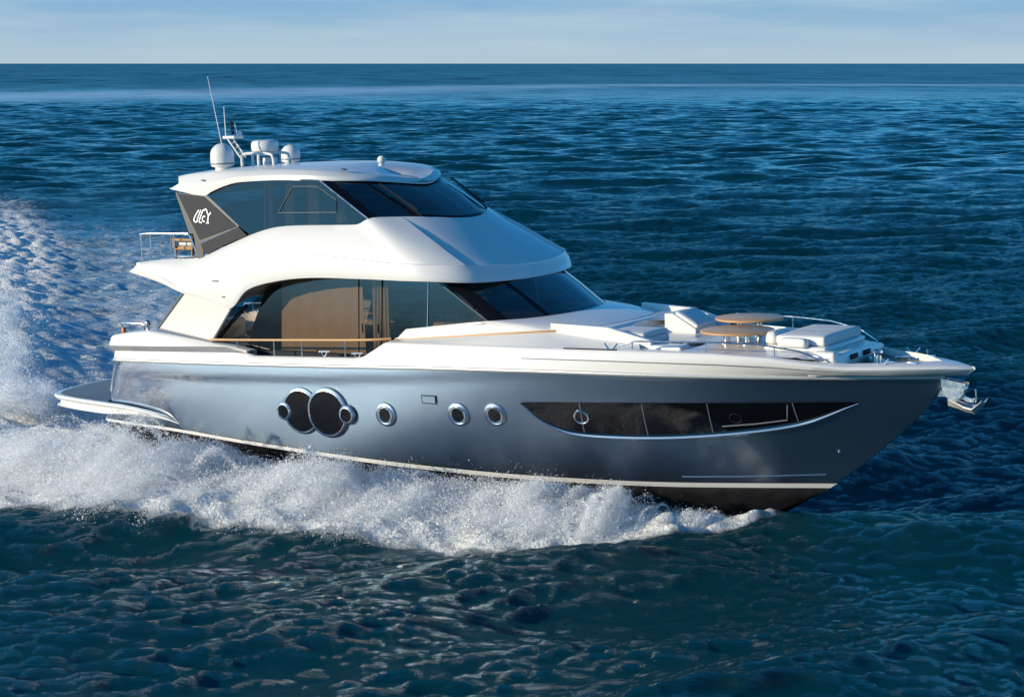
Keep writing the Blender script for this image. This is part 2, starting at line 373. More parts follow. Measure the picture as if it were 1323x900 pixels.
# ---- cockpit coaming: upper moulding round the stern
cz = [(.75, 3.10), (1.0, 3.19), (1.6, 3.29), (2.3, 3.36), (3.2, 3.26), (4.2, 3.15), (5.0, 3.10), (5.5, 3.02)]
Xc = np.linspace(.72, 5.5, 50); yc = b_rub(Xc); cc = .40 * (1 - np.sqrt(1 - (1 - np.clip((Xc - .72) / .45, 0, 1)) ** 2)); yc = yc - cc
zc = pc(Xc, cz); zlow = np.interp(Xc, [.72, 5.0, 5.5], [2.90, 3.075, 3.0])
rows = [np.stack([Xc, -(yc - .12), zlow - .05], 1), np.stack([Xc, -(yc - .0), zlow], 1), np.stack([Xc, -(yc + .05 * np.clip((5.5 - Xc) / .6, 0, 1)), zlow + .03], 1),
        np.stack([Xc, -(yc - .02), zc - .05], 1), np.stack([Xc, -(yc - .06), zc - .01], 1), np.stack([Xc, -(yc - .16), zc], 1), np.stack([Xc, -(yc - .36), zc - .01], 1), np.stack([Xc, -(yc - .40), zc - .5], 1)]
m = MB().grid(rows).mirror()
m.grid([[r[0] for r in rows], [(r[0][0], -r[0][1], r[0][2]) for r in rows]], flip=True)
m.build('cockpit_coaming', M['white'], Y, auto=40)
m = MB(); m.box(.5, 1.35, -1.9, 1.9, 2.62, 3.12, .05); m.build('transom_seat', M['white'], Y)
m = MB(); m.box(1.5, 12.2, -2.62, 2.62, 2.52, 2.62); m.build('main_deck', M['teak'], Y, False)
# grey strip standing in for the shadow between the two mouldings
MB().grid([np.stack([Xc, -(yc - .03), np.interp(Xc, [.72, 5.5], [2.80, 2.98])], 1), np.stack([Xc, -(yc - .03), zlow], 1)]).twin('groove_shadow', M['grey'], Y)

# ---- swim platform
h = [(3.25, -2.66, 1.05), (2.6, -2.84, 1.30), (1.8, -2.88, 1.43), (.9, -2.85, 1.50), (-.2, -2.72, 1.52), (-1.0, -2.52, 1.52), (-1.6, -2.25, 1.51), (-1.95, -1.75, 1.50), (-2.15, -.9, 1.5), (-2.2, 0, 1.5)]
P0 = spline(h, 90)
def inset(P, d, dz, fx=0): 
    Q = P.copy(); Q[:, 1] = np.sign(Q[:, 1] - 1e-9) * np.maximum(np.abs(Q[:, 1]) - d, 0); Q[:, 0] += fx * np.clip((-Q[:, 0] + .2) / 2, 0, 1); Q[:, 2] += dz; return Q
rows = [full(inset(P0, .14, .0, .13)), full(inset(P0, .05, .012, .04)), full(P0), full(inset(P0, -.02, -.05)), full(inset(P0, .03, -.12, .03)), full(inset(P0, .12, -.15, .1)), full(inset(P0, .10, -.14, .1)), full(inset(P0, .10, -.26, .1)), full(inset(P0, .04, -.29, .03)), full(inset(P0, .4, -.32, .3))]
_base = full(P0)
for r in rows[2:]:
    w = np.clip((3.25 - _base[:, 0]) / 2.6, 0, 1)[:, None]; r[:] = _base * (1 - w) + r * w
MB().grid(rows).build('swim_platform', M['white'], Y, auto=30)
T = full(inset(P0[34:], .13, .014, .12)); n = len(T)
m = MB(); m.add(list(T) + [(1.0, -2.2, 1.53), (1.0, 2.2, 1.53)], [tuple([n] + list(range(n)) + [n + 1])[::-1]]); m.build('teak_deck', M['teak'], D.objects['swim_platform'], False)

# ---- hull windows
def surf(X, Z):
    y = float(hull_y(X, Z)); e = .05
    P = Vector((X, -y, Z)); tx = Vector((2 * e, -(float(hull_y(X + e, Z)) - float(hull_y(X - e, Z))), 0)).normalized()
    tz = Vector((0, -(float(hull_y(X, Z + e)) - float(hull_y(X, Z - e))), 2 * e)).normalized()
    n = tx.cross(tz).normalized()      # outward (to -y)
    return P, tx, tz, n
def port(X, Z, r, name='porthole', rim=.028, bez=.075, lift=.0):
    P, a, b, n = surf(X, Z); P = P + n * lift
    def ring(rr, h, seg=40): return [P + (a * math.cos(k * 2 * math.pi / seg) + b * math.sin(k * 2 * math.pi / seg)) * rr + n * h for k in range(seg)]
    m = MB().grid([ring(r + bez + .02, -.03), ring(r + bez, .012), ring(r + bez * .55, .03), ring(r + rim, .022)], True)
    fr = m.build(name, M['hull'], Y, auto=30)
    m = MB().grid([ring(r + rim + .004, .02), ring(r + rim * .8, .045), ring(r + rim * .3, .048), ring(r, .03)], True); m.build('rim', M['chrome'], fr)
    m = MB(); q = ring(r + .004, .03); m.add(q, [tuple(range(len(q)))]); m.build('pane', M['glassblack'], fr, False)
    return fr
port(7.02, 1.70, .47, 'round_hull_window', .03, .07, -.004)
port(7.80, 1.71, .50, 'round_hull_window', .032, .07, .024)
port(6.52, 1.67, .15, 'porthole', .035, .06, .02)
port(8.36, 1.70, .15, 'porthole', .035, .06, .05)
for X, Z in ((9.41, 1.76), (11.31, 1.87), (12.21, 1.91)): port(X, Z, .15, 'porthole', .045, .11)
# little flush hatch in the topsides
def surf_plate(name, pts, mat, off, parent=Y):
    V = []
    for X, Z in pts:
        P, a, b, n = surf(X, Z); V.append(P + n * off)
    m = MB(); m.add(V, [tuple(range(len(V)))]); return m.build(name, mat, parent, False)
def surf_tube(name, pts, r, mat, off, parent=Y, n=None):
    pp = pts if n is None else spline(pts, n)
    m = MB().tube([surf(p[0], p[1])[0] + surf(p[0], p[1])[3] * off for p in pp], r, 6); return m.build(name, mat, parent)
vt = surf_tube('vent_hatch', [(10.43, 2.26), (10.78, 2.26), (10.78, 2.09), (10.43, 2.09), (10.43, 2.26)], .012, M['greydark'], .004)
surf_plate('cover', [(10.44, 2.25), (10.77, 2.25), (10.77, 2.10), (10.44, 2.10)], M['hull'], .008, vt)
surf_tube('drain_outlet', [(10.9, .78), (11.45, .76)], .012, M['greydark'], .006)
surf_tube('hull_seam', [(10.9, .92), (10.9, .72)], .007, M['greydark'], .004)
# long bow window: dark glazing on the flare with a bright sill swooping along its lower edge
topc = [(12.86, 2.225), (13.6, 2.25), (14.22, 2.27), (15.55, 2.30), (16.87, 2.32), (18.47, 2.335), (19.2, 2.335), (19.72, 2.33)]
botc = [(12.90, 2.20), (13.25, 1.87), (13.6, 1.69), (14.06, 1.58), (14.85, 1.545), (15.85, 1.56), (16.79, 1.63), (17.71, 1.74), (18.44, 1.87), (18.95, 2.03), (19.41, 2.21), (19.70, 2.315)]
nb = 70
tt = spline(topc, nb * 4); bb = spline(botc, nb * 4)
xs = np.linspace(12.88, 19.69, nb); tz_ = np.interp(xs, tt[:, 0], tt[:, 1]); bz_ = np.interp(xs, bb[:, 0], bb[:, 1])
rows = []
for q in np.linspace(0, 1, 9):
    rows.append([surf(x, z)[0] + surf(x, z)[3] * .012 for x, z in zip(xs, tz_ * (1 - q) + bz_ * q)])
bw = MB().grid(rows).build('bow_window', M['glassblack'], Y)
lip = []
for off, h in ((.0, .0), (.0, .05), (-.03, .075), (-.085, .07), (-.12, .03), (-.14, -.01)):
    row = []
    for i, x in enumerate(xs):
        k = (.25 + .75 * min(1, (x - 12.86) / 1.0)) * min(1, .2 + .8 * (19.72 - x) / .9)
        P, a, b, n = surf(x, bz_[i] + off * k * .9); row.append(P + n * max(h * k, -.005))
    lip.append(row)
MB().grid(lip).build('sill', M['hull'], bw, auto=30)
for (xa, za, xb, zb_) in ((14.22, 2.26, 14.17, 1.6), (15.55, 2.29, 15.50, 1.57), (16.87, 2.31, 16.83, 1.66), (18.5, 2.33, 18.52, 1.92)):
    MB().tube([surf(xa + (xb - xa) * q, za + (zb_ - za) * q)[0] + surf(xa, za)[3] * .016 for q in np.linspace(0, 1, 6)], .012, 6).build('mullion', M['grey'], bw)
surf_tube('inner_frame', [(17.04, 1.80), (17.7, 1.86), (18.32, 1.95), (18.36, 2.12), (18.40, 2.29)], .016, M['grey'], .016, bw)
P, a, b, n = surf(14.19, 1.95)
m = MB().tube([P + (a * math.cos(k) + b * math.sin(k)) * .15 + n * .02 for k in np.linspace(0, 2 * math.pi, 30)], .022, 8, False); m.build('opening_port', M['chrome'], bw)
P, a, b, n = surf(17.35, 1.99)
m = MB().tube([P + (a * math.cos(k) + b * math.sin(k)) * .12 + n * .016 for k in np.linspace(0, 2 * math.pi, 30)], .010, 6, False); m.build('opening_port', M['greydark'], bw)
P, a, b, n = surf(19.11, 1.19)
m = MB().tube([P - n * .01, P + n * .03], .03, 10); m.build('hull_fitting', M['chrome'], Y)

# ================================================================== SALOON LEVEL
def sy(Z): return 2.35 - .11 * (Z - 3.4)
def side(pts, off=0.0): return [(x, -(sy(z) + off), z) for x, z in pts]
def both(name, poly, mat, parent=Y, thick=.02):
    """a pane on the starboard side and its mirror image: two separate parts"""
    r = []
    for s in (1, -1):
        pts = [(x, y * s, z) for x, y, z in poly]
        if s < 0: pts = pts[::-1]
        m = MB(); m.add(pts, [tuple(range(len(pts)))[::-1]]); r.append(m.build(name, mat, parent, False))
    return r
arch = spline([(4.12, 2.98), (4.19, 3.19), (4.60, 3.62), (5.06, 3.98), (5.29, 4.16), (5.71, 4.42), (6.22, 4.60), (6.7, 4.70), (7.4, 4.76)], 30)
main = list(map(tuple, arch)) + [(8.31, 4.78), (8.37, 2.98)]
g = both('saloon_window', side(main), M['glass'])
both('saloon_door', side([(8.36, 4.78), (8.97, 4.78), (9.00, 2.98), (8.42, 2.98)], .012), M['glass'])
both('saloon_window', side([(9.02, 4.78), (10.22, 4.76), (10.24, 3.55), (9.74, 3.52), (9.43, 3.3), (9.05, 2.98)]), M['glass'])
both('saloon_window', side([(10.27, 4.76), (10.46, 4.76), (11.83, 3.84), (10.27, 3.56)]), M['glass'])
for pts in ([(8.33, 4.76), (8.39, 2.98)], [(8.99, 4.76), (9.02, 2.98)]):
    MB().tube([Vector(p) for p in side(pts, .012)], .016, 6).twin('mullion', M['black'], Y)
MB().tube([Vector(p) for p in side([(10.245, 4.74), (10.255, 3.58)], .012)], .014, 6).twin('mullion', M['chrome'], Y)
MB().tube([Vector(p) for p in side([(10.45, 4.72), (11.86, 3.86)], .012)], .012, 6).twin('window_trim', M['grey'], Y)
for x in (8.47, 8.91):
    MB().tube([Vector(p) for p in side([(x, 3.70), (x + .02, 3.50)], .03)], .014, 6).twin('door_handle', M['black'], Y)
# windscreen: curved base and top
wb = np.array([(11.88, -2.30, 3.86), (12.18, -2.08, 3.87), (12.5, -1.66, 3.88), (12.74, -1.15, 3.89), (12.9, -.6, 3.9), (12.95, 0, 3.9)])
wt = np.array([(10.50, -2.20, 4.78), (10.78, -2.06, 4.78), (11.12, -1.72, 4.78), (11.40, -1.2, 4.78), (11.56, -.62, 4.78), (11.6, 0, 4.78)])
WB, WT = full(spline(wb, 41)), full(spline(wt, 41))
def wpatch(a, b, off=0.0): 
    A, B = WB[a:b + 1].copy(), WT[a:b + 1].copy(); A[:, 2] += off; B[:, 2] += off; A[:, 0] += off; B[:, 0] += off
    return MB().grid([A, A * .5 + B * .5 + np.array([.02, 0, .015]), B])
wpatch(0, 9, .004).build('windscreen_pillar', M['black'], Y); wpatch(71, 80, .004).build('windscreen_pillar', M['black'], Y)
wpatch(9, 22).build('windscreen', M['glassblue'], Y); wpatch(24, 56).build('windscreen', M['glassblue'], Y); wpatch(58, 71).build('windscreen', M['glassblue'], Y)
wpatch(22, 24, .004).build('windscreen_pillar', M['black'], Y); wpatch(56, 58, .004).build('windscreen_pillar', M['black'], Y)
# sill under the glass, running round the front; wood trim line; sloping shoulder down to the bulwark
trim = spline([(9.43, -2.42, 3.385), (10.4, -2.42, 3.47), (12.04, -2.39, 3.61), (12.9, -2.25, 3.67), (13.45, -2.02, 3.70), (13.85, -1.6, 3.72), (14.08, -.9, 3.73), (14.15, 0, 3.73)], 60)
gl = spline([(9.43, -2.37, 3.40), (9.66, -2.35, 3.60), (9.74, -2.34, 3.63), (10.24, -2.34, 3.69), (11.3, -2.34, 3.82), (11.88, -2.32, 3.88), (12.5, -1.72, 3.895), (12.78, -1.12, 3.905), (12.92, -.6, 3.91), (12.97, 0, 3.91)], 60)
TR_, GL = full(trim), full(gl)
MB().grid([TR_, TR_ * .55 + GL * .45 + np.array([0, 0, .03]), GL, GL - np.array([.06, 0, .06])]).build('windscreen_sill', M['white'], Y, auto=50)
w = np.clip((13.9 - trim[:46, 0]) / .1, 0, 1)
MB().tube(trim[:38] - np.array([0, .02, 0]), .022, 8).twin('wood_trim', M['table'], Y)
u2 = np.linspace(0, 1, 60); Xs2 = 9.43 + u2 * 6.2; ytop = np.interp(Xs2, Xb1, -rE[:, 1]); ztop = pc(Xs2, ZT)
shl = np.stack([Xs2, -(ytop + .03), ztop - .01], 1)
ins = full(trim)[:60]
MB().grid([shl, shl * .5 + ins * .5 + np.array([0, 0, .02]), ins + np.array([0, 0, -.004])]).twin('deck_shoulder', M['white'], Y, auto=50)
# fashion plate and side deck edge
MB().prism([(8.9, -2.80, 3.0), (9.45, -2.80, 3.37), (9.45, -2.42, 3.37), (9.43, -2.38, 3.0)], (0, 0, -.15)).twin('side_deck_step', M['white'], Y)
MB().box(4.2, 9.5, -2.38, -2.33, 2.6, 3.0).twin('cabin_base', M['greydark'], Y, False)
# cap rail and stanchions along the side deck
rail_p = spline([(4.25, -2.75, 3.215), (5.1, -2.76, 3.245), (6.23, -2.78, 3.29), (7.05, -2.79, 3.325), (8.3, -2.79, 3.375), (9.05, -2.76, 3.41), (9.45, -2.6, 3.43)], 40)
side_rail, side_rail2 = MB().tube(rail_p, .028, 8).twin('side_rail', M['table'], Y)
for s in (1, -1):
    for x in (5.12, 6.22, 7.04, 8.29):
        z = np.interp(x, rail_p[:, 0], rail_p[:, 2]); MB().tube([(x, -2.78 * s, z), (x, -2.78 * s, 2.85)], .017, 8).build('stanchion', M['chrome'], side_rail if s > 0 else side_rail2)
    for x in (7.68, 8.62):
        m = MB(); 
        for k in (-1, 1): m.tube([(x, -2.77 * s, 2.95), (x + k * .10, -2.77 * s, 3.09)], .014, 6)
        m.tube([(x - .16, -2.77 * s, 3.08), (x + .16, -2.77 * s, 3.10)], .016, 6); m.build('mooring_cleat', M['chrome'], Y)

# wing panels between the flybridge overhang and the cockpit coaming
wp = [(3.44, -2.70, 4.30), (4.93, -2.66, 4.02), (4.24, -2.66, 3.16), (2.48, -2.64, 3.40)]
for s in (1, -1):
    pts = [(x, y * s, z) for x, y, z in wp]
    pa = MB().prism(pts, (0, .05 * s, 0)).build('wing_panel', M['canvas'], Y, False)
    MB().tube([pts[0], pts[3]], .035, 8).tube([pts[1], pts[2]], .03, 8).tube([pts[3], pts[2]], .025, 8).tube([pts[0], pts[1]], .012, 6).build('frame', M['grey'], pa)
both('quarter_window', side([(3.98, 3.1), (4.55, 3.95), (5.04, 3.99), (4.95, 3.85), (4.62, 3.6), (4.25, 3.2), (4.2, 3.05)], .01), M['glassdark'])
MB().tube([Vector(p) for p in side([(5.04, 4.0), (4.62, 3.62), (4.2, 3.2), (4.12, 3.0)], .02)], .05, 8).twin('arch_post', M['black'], Y)

# saloon inside
MB().box(4.2, 12.0, -2.2, 2.2, 2.62, 2.68).build('saloon_floor', M['inter'], Y, False)
MB().box(10.7, 12.6, -1.9, 1.9, 3.60, 3.78, .05).build('dashboard', M['inter'], Y)
MB().prism([(4.6, -2.05, 2.7), (4.6, 2.05, 2.7), (5.6, 2.05, 4.7), (5.6, -2.05, 4.7)], (.04, 0, 0)).build('aft_bulkhead', M['inter'], Y, False)

# ================================================================== FLYBRIDGE BODY
A = [(2.09, -2.60, 5.0), (2.9, -2.54, 5.07), (3.75, -2.46, 5.12), (4.5, -2.40, 5.38), (5.3, -2.385, 5.66), (5.9, -2.37, 5.82), (6.41, -2.36, 5.885), (7.1, -2.355, 5.91), (8.0, -2.35, 5.92), (8.46, -2.34, 5.945), (8.78, -2.30, 6.07), (9.16, -1.86, 6.07), (9.55, -1.36, 6.04), (9.92, -.62, 5.97), (10.02, 0, 5.94)]
Bc = [(1.85, -2.66, 4.88), (2.60, -2.72, 4.78), (3.45, -2.75, 4.52), (4.22, -2.76, 4.80), (5.2, -2.76, 5.12), (5.9, -2.77, 5.21), (6.6, -2.77, 5.24), (7.5, -2.77, 5.245), (8.6, -2.77, 5.18), (9.6, -2.75, 5.10), (10.4, -2.66, 5.08), (11.05, -2.30, 5.05), (11.42, -1.68, 5.01), (11.62, -.80, 4.95), (11.67, 0, 4.93)]
Cc = [(1.68, -2.66, 4.75), (2.70, -2.74, 4.54), (3.41, -2.76, 4.31), (4.2, -2.77, 4.14), (4.94, -2.78, 3.98), (5.5, -2.78, 4.43), (6.36, -2.78, 4.65), (7.39, -2.77, 4.755), (8.9, -2.77, 4.76), (9.95, -2.76, 4.745), (10.6, -2.66, 4.735), (11.15, -2.32, 4.69), (11.52, -1.80, 4.66), (11.76, -.88, 4.64), (11.83, 0, 4.63)]
n = 337
FA, FB, FC = (spline(q, n) for q in (A, Bc, Cc))
# keep the arch foot sharp
FA, FB, FC = map(full, (FA, FB, FC))
xf = np.clip((FB[:, 0] - 9.2) / 2.2, 0, 1)[:, None]
dn = np.array([0, 0, 1.0])
out = np.zeros_like(FB); out[:, 1] = np.sign(FB[:, 1]); out[:, 0] = xf[:, 0] * .6
crs = np.clip((FB[:, 0] - 3.5) / .8, 0, 1)[:, None]
b_up = FB + dn * (.012 + .02 * crs) - out * (.008 + .055 * crs)
def mid(a, b, t, bulge, lift): 
    p = a * (1 - t) + b * t; return p + out * bulge + dn * lift
body_rows = [FA - out * .10 - dn * .02, FA - out * .03 + dn * .012, FA, mid(FA, b_up, .25, .035, .0), mid(FA, b_up, .5, .05, .0), mid(FA, b_up, .75, .035, -.01), b_up, FB + dn * .012 * crs - out * .006, FB - dn * .02, mid(FB, FC, .4, .03, 0), mid(FB, FC, .75, .025, 0), FC + dn * .02 + out * .008, FC, FC - out * .05 + dn * .004]
# the sloping front is a shallow recessed panel between the two shoulders
rec = np.zeros(len(FA)); rec[272:-272] = 1; rec = rec[:, None] * np.array([.03, 0, .05])
for i_, k_ in ((3, .9), (4, 1), (5, 1), (6, .85)): body_rows[i_] = body_rows[i_] - rec * k_
MB().grid(body_rows).build('flybridge_body', M['white'], Y, auto=32)
# underside (soffit) from the lower edge inboard
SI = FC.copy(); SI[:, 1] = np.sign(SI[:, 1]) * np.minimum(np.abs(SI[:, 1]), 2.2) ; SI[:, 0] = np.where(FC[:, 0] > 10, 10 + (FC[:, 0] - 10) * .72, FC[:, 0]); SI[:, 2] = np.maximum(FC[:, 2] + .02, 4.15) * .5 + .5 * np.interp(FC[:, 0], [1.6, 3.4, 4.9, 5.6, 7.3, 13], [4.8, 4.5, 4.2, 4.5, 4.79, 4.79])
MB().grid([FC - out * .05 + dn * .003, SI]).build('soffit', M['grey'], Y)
c0 = SI.copy(); c0[:, 1] *= 0
MB().grid([SI, c0]).build('saloon_ceiling', M['interlight'], Y)
# flybridge floor and aft deck
MB().box(2.0, 4.4, -2.5, 2.5, 4.86, 4.97).box(4.4, 9.9, -2.28, 2.28, 4.86, 4.97).build('flybridge_deck', M['teak'], Y, False)
MB().box(1.75, 2.1, -2.5, 2.5, 4.72, 4.98, .03).build('aft_deck_edge', M['white'], Y)
# small deck lights / vents in the overhang
for x, z, dx in ((4.55, 4.62, .09), (4.78, 4.25, .05)):
    MB().box(x - dx, x + dx, -2.815, -2.77, z - .018, z + .018, .008).twin('courtesy_light', M['grey'], Y)

# ---- flybridge glazing
def fy(Z): return 2.35 - .15 * (Z - 5.9)
def fs(pts, off=0.0): return [(x, -(fy(z) + off), z) for x, z in pts]
sg = [(3.98, 6.57), (4.45, 6.76), (4.9, 6.86), (5.3, 6.91), (6.2, 6.95), (7.07, 6.95), (7.33, 6.93), (8.72, 6.09), (8.44, 5.94), (7.09, 5.91), (6.41, 5.885), (5.9, 5.82), (5.33, 5.665), (4.98, 5.88)]
both('flybridge_window', fs(sg), M['glassdark'])
sl = fs([(6.16, 6.19), (7.85, 6.21), (7.83, 6.49), (7.26, 6.79), (6.54, 6.79)], .015)
for s in (1, -1): MB().tube([Vector((x, y * s, z)) for x, y, z in sl + [sl[0]]], .010, 6).build('opening_frame', M['grey'], Y)
MB().tube([Vector(p) for p in fs([(5.70, 6.88), (5.75, 5.82)], -.03)], .028, 6).twin('window_post', M['interlight'], Y)
MB().tube([Vector(p) for p in fs([(6.98, 6.9), (7.06, 5.95)], -.03)], .022, 6).twin('window_post', M['interlight'], Y)
fin = fs([(3.0, 6.64), (3.84, 6.565), (4.92, 5.87), (3.79, 5.55)], .02)
fins = both('side_fin', fin, M['greydark'])
both('fin_border', fs([(2.93, 6.66), (3.98, 6.57), (5.0, 5.87), (3.83, 5.46), (3.95, 5.10), (3.75, 5.10)], .004), M['black'])
both('lower_fin', fs([(3.83, 5.45), (4.98, 5.86), (5.25, 5.655), (4.55, 5.43), (4.0, 5.20)], .016), M['greydark'])
MB().tube([Vector(p) for p in fs([(7.33, 6.91), (8.74, 6.08)], .014)], .016, 6).twin('window_trim', M['chrome'], Y)
MB().tube([Vector(p) for p in fs([(3.83, 5.46), (4.98, 5.87)], .02)], .010, 6).twin('fin_trim', M['chrome'], Y)
# emblem on the fin: slanted white lettering
def stroke(m, pts, w0):
    P = spline(pts, 24) if len(pts) > 2 else np.array(pts, float)
    d = np.gradient(P, axis=0); d /= np.linalg.norm(d, axis=1)[:, None]; nn = np.stack([-d[:, 1], d[:, 0]], 1)
    a, b = P + nn * w0, P - nn * w0
    Z = lambda q: [(x, -(fy(z) + .036), z) for x, z in q]
    Z2 = lambda q: [(x, -(fy(z) + .02), z) for x, z in q]
    m.grid([Z2(a), Z(a), Z(b), Z2(b)], flip=True)
m = MB()
stroke(m, [(3.739, 6.249), (3.655, 6.145), (3.597, 6.035), (3.610, 5.985), (3.660, 5.966), (3.715, 5.985)], .015)
stroke(m, [(3.80, 6.252), (3.745, 6.13), (3.70, 6.02), (3.72, 5.975)], .013)
stroke(m, [(3.93, 6.245), (3.865, 6.235), (3.815, 6.12), (3.765, 6.0), (3.79, 5.958), (3.85, 5.95)], .015)
stroke(m, [(3.90, 6.255), (3.965, 6.262), (4.005, 6.19), (4.045, 6.12)], .014)
stroke(m, [(4.118, 6.195), (4.075, 6.14), (4.045, 6.10), (4.036, 6.02), (4.034, 5.945)], .015)
stroke(m, [(3.985, 5.945), (4.075, 5.945)], .014)
stroke(m, [(3.945, 6.085), (3.895, 6.10), (3.86, 6.045), (3.885, 5.985), (3.94, 5.98)], .013)
m.build('emblem', M['logo'], fins[0], False)

# ---- hardtop
Lo = [(2.73, -2.20, 6.74), (3.2, -2.22, 6.66), (3.81, -2.24, 6.57), (4.09, -2.24, 6.68), (4.5, -2.24, 6.81), (4.97, -2.23, 6.895), (6.05, -2.22, 6.935), (6.8, -2.19, 6.92), (7.4, -2.08, 6.905), (7.85, -1.80, 6.89), (8.2, -1.40, 6.86), (8.52, -.78, 6.79), (8.70, -.28, 6.735), (8.74, 0, 6.72)]
Md = [(3.02, -2.20, 6.87), (3.35, -2.22, 6.87), (3.81, -2.25, 6.86), (4.12, -2.25, 6.90), (4.5, -2.25, 6.96), (4.97, -2.24, 7.02), (6.05, -2.22, 7.05), (6.8, -2.18, 7.04), (7.38, -2.06, 7.01), (7.82, -1.78, 6.975), (8.17, -1.38, 6.93), (8.48, -.76, 6.85), (8.65, -.27, 6.79), (8.69, 0, 6.775)]
Tp = [(2.86, -2.02, 7.04), (3.3, -2.03, 7.09), (3.81, -2.02, 7.12), (4.12, -2.01, 7.14), (4.5, -2.0, 7.155), (4.97, -1.98, 7.17), (6.05, -1.94, 7.185), (6.8, -1.88, 7.16), (7.3, -1.75, 7.12), (7.7, -1.5, 7.07), (8.02, -1.14, 7.01), (8.3, -.62, 6.92), (8.45, -.22, 6.87), (8.48, 0, 6.855)]
Lo, Md, Tp = (full(spline(q, 90)) for q in (Lo, Md, Tp))
def crown(k, h):
    q = Tp.copy(); q[:, 1] *= k; q[:, 0] = np.where(q[:, 0] > 7, 7 + (q[:, 0] - 7) * (.5 + .5 * k), q[:, 0]); q[:, 2] += h; return q
edge = lambda a, b, t: a * (1 - t) + b * t
hardtop = MB().grid([Lo - np.array([0, 0, -.03]) * 1.0 + 0, Lo, edge(Lo, Md, .5), Md, edge(Md, Tp, .55) + np.array([0, 0, .035]), Tp, crown(.75, .045), crown(.4, .075), crown(0, .085)]).build('hardtop', M['white'], Y, auto=28)
l2 = Lo.copy(); l2[:, 1] *= 0
MB().grid([Lo + np.array([0, 0, .02]), l2 + np.array([0, 0, .06])]).build('headliner', M['interlight'], Y)
# front windows of the flybridge
qb = np.array([(8.90, -2.14, 6.10), (9.1, -1.88, 6.09), (9.40, -1.48, 6.065)]); qt = np.array([(7.55, -1.98, 6.90), (7.75, -1.82, 6.895), (8.02, -1.54, 6.875)])
fb = np.array([(9.47, -1.38, 6.06), (9.84, -.66, 5.985), (9.94, 0, 5.955)]); ft = np.array([(8.08, -1.46, 6.87), (8.45, -.8, 6.80), (8.66, 0, 6.73)])
QB, QT, FB2, FT2 = spline(qb, 14), spline(qt, 14), full(spline(fb, 20)), full(spline(ft, 20))
for s in (1, -1):
    k = np.array([1, s, 1]); MB().grid([QB * k, QT * k]).build('quarter_window', M['glassblue'], Y)
    a = np.array([(8.74, -2.31, 6.08), (8.88, -2.16, 6.095)]) * k; b = np.array([(7.36, -2.19, 6.92), (7.53, -1.99, 6.905)]) * k
    MB().grid([a, b]).build('window_pillar', M['black'], Y)
    a = np.array([qb[-1], fb[0]]) * k; b = np.array([qt[-1], ft[0]]) * k
    MB().grid([a, b]).build('window_pillar', M['black'], Y)
MB().grid([FB2, edge(FB2, FT2, .5) + np.array([.03, 0, .02]), FT2]).build('flybridge_windscreen', M['glassblue'], Y)
bt = [FT2, QT]
MB().grid([FB2 + np.array([.015, 0, .0]), FB2 + np.array([-.03, 0, .05])]).build('windscreen_gasket', M['black'], Y)
MB().grid([FT2 + np.array([.012, 0, .0]), edge(FT2, FB2, .08) + np.array([.012, 0, .01])]).build('windscreen_gasket', M['black'], Y)
# wipers lying along the pillars
def wiper(p0, p1, s):
    p0, p1 = Vector(p0), Vector(p1); d = p1 - p0
    p0.y *= s; p1.y *= s; d.y *= s
    o = Vector((.05, -.02 * s, .05))
    MB().tube([p0 + o * .4, p0 + d * .55 + o], .018, 6).tube([p0 + d * .12 + o * 1.3, p0 + d * .98 + o * 1.1], .022, 6).build('wiper', M['blackmat'], Y)
for s in (1, -1): wiper((9.50, -1.34, 6.05), (8.36, -1.42, 6.76), s)
# flybridge interior
MB().box(8.4, 9.5, -1.7, 1.7, 5.7, 5.98, .05).build('helm_console', M['inter'], Y)
MB().box(4.3, 4.4, -2.1, 2.1, 4.97, 6.4).build('aft_partition', M['inter'], Y, False)

# ---- on the hardtop
def dome(x, y, z, r, h, name='satellite_dome'):
    pr = [(r * .55, -.12), (r * .6, -.02), (r * .62, .02), (r * .92, .05), (r * .98, .09), (r, .16)]
    k = h - r * 1.02
    pr += [(r * 1.0, max(k * .6, .2)), (r * .99, k)] + [(r * math.cos(a), k + 1.02 * r * math.sin(a)) for a in np.linspace(.15, math.pi / 2 - .02, 10)]
    d = MB().lathe(pr, (x, y, z), 32); d.f.append(tuple(range(len(d.v) - 32, len(d.v))))
    o = d.build(name, M['white'], Y, auto=40)
    MB().lathe([(r * 1.004, .10), (r * 1.012, .115), (r * 1.004, .13)], (x, y, z), 32).build('seam', M['grey'], o)
    return o
dome(3.73, -1.40, 7.19, .285, .60)
dome(3.72, 1.20, 7.19, .245, .48)
# whip aerial, radar arch, signal mast
MB().tube([(3.78, -1.40, 7.6), (3.74, -1.4, 7.78), (3.40, -1.4, 9.40)], [.018, .014, .007], 6).build('whip_aerial', M['white'], Y)
arch_o = MB()
for y in (-.62, .0):
    pth = spline([(3.68, y, 7.2), (3.68, y, 7.42), (3.74, y, 7.50), (4.15, y, 7.515), (4.56, y, 7.49), (4.66, y, 7.40), (4.68, y, 7.18)], 40)
    arch_o.tube(pth, .034, 8)
for x in (3.80, 4.12, 4.50): arch_o.tube([(x, -.62, 7.505), (x, 0, 7.505)], .022, 6)
arch_o.tube([(4.02, -.62, 7.5), (4.02, -.62, 7.2)], .03, 8).tube([(4.38, 0, 7.5), (4.38, 0, 7.2)], .022, 8)
arch_o.box(4.1, 4.35, -.35, -.05, 7.22, 7.40, .02)
arch_o.build('radar_arch', M['white'], Y)
rad = MB().lathe([(.12, -.05), (.20, -.03), (.315, .0), (.33, .04), (.335, .12), (.325, .20), (.30, .245), (.2, .265), (.02, .27)], (4.17, -.32, 7.56), 36).build('radar_dome', M['white'], Y, auto=50)
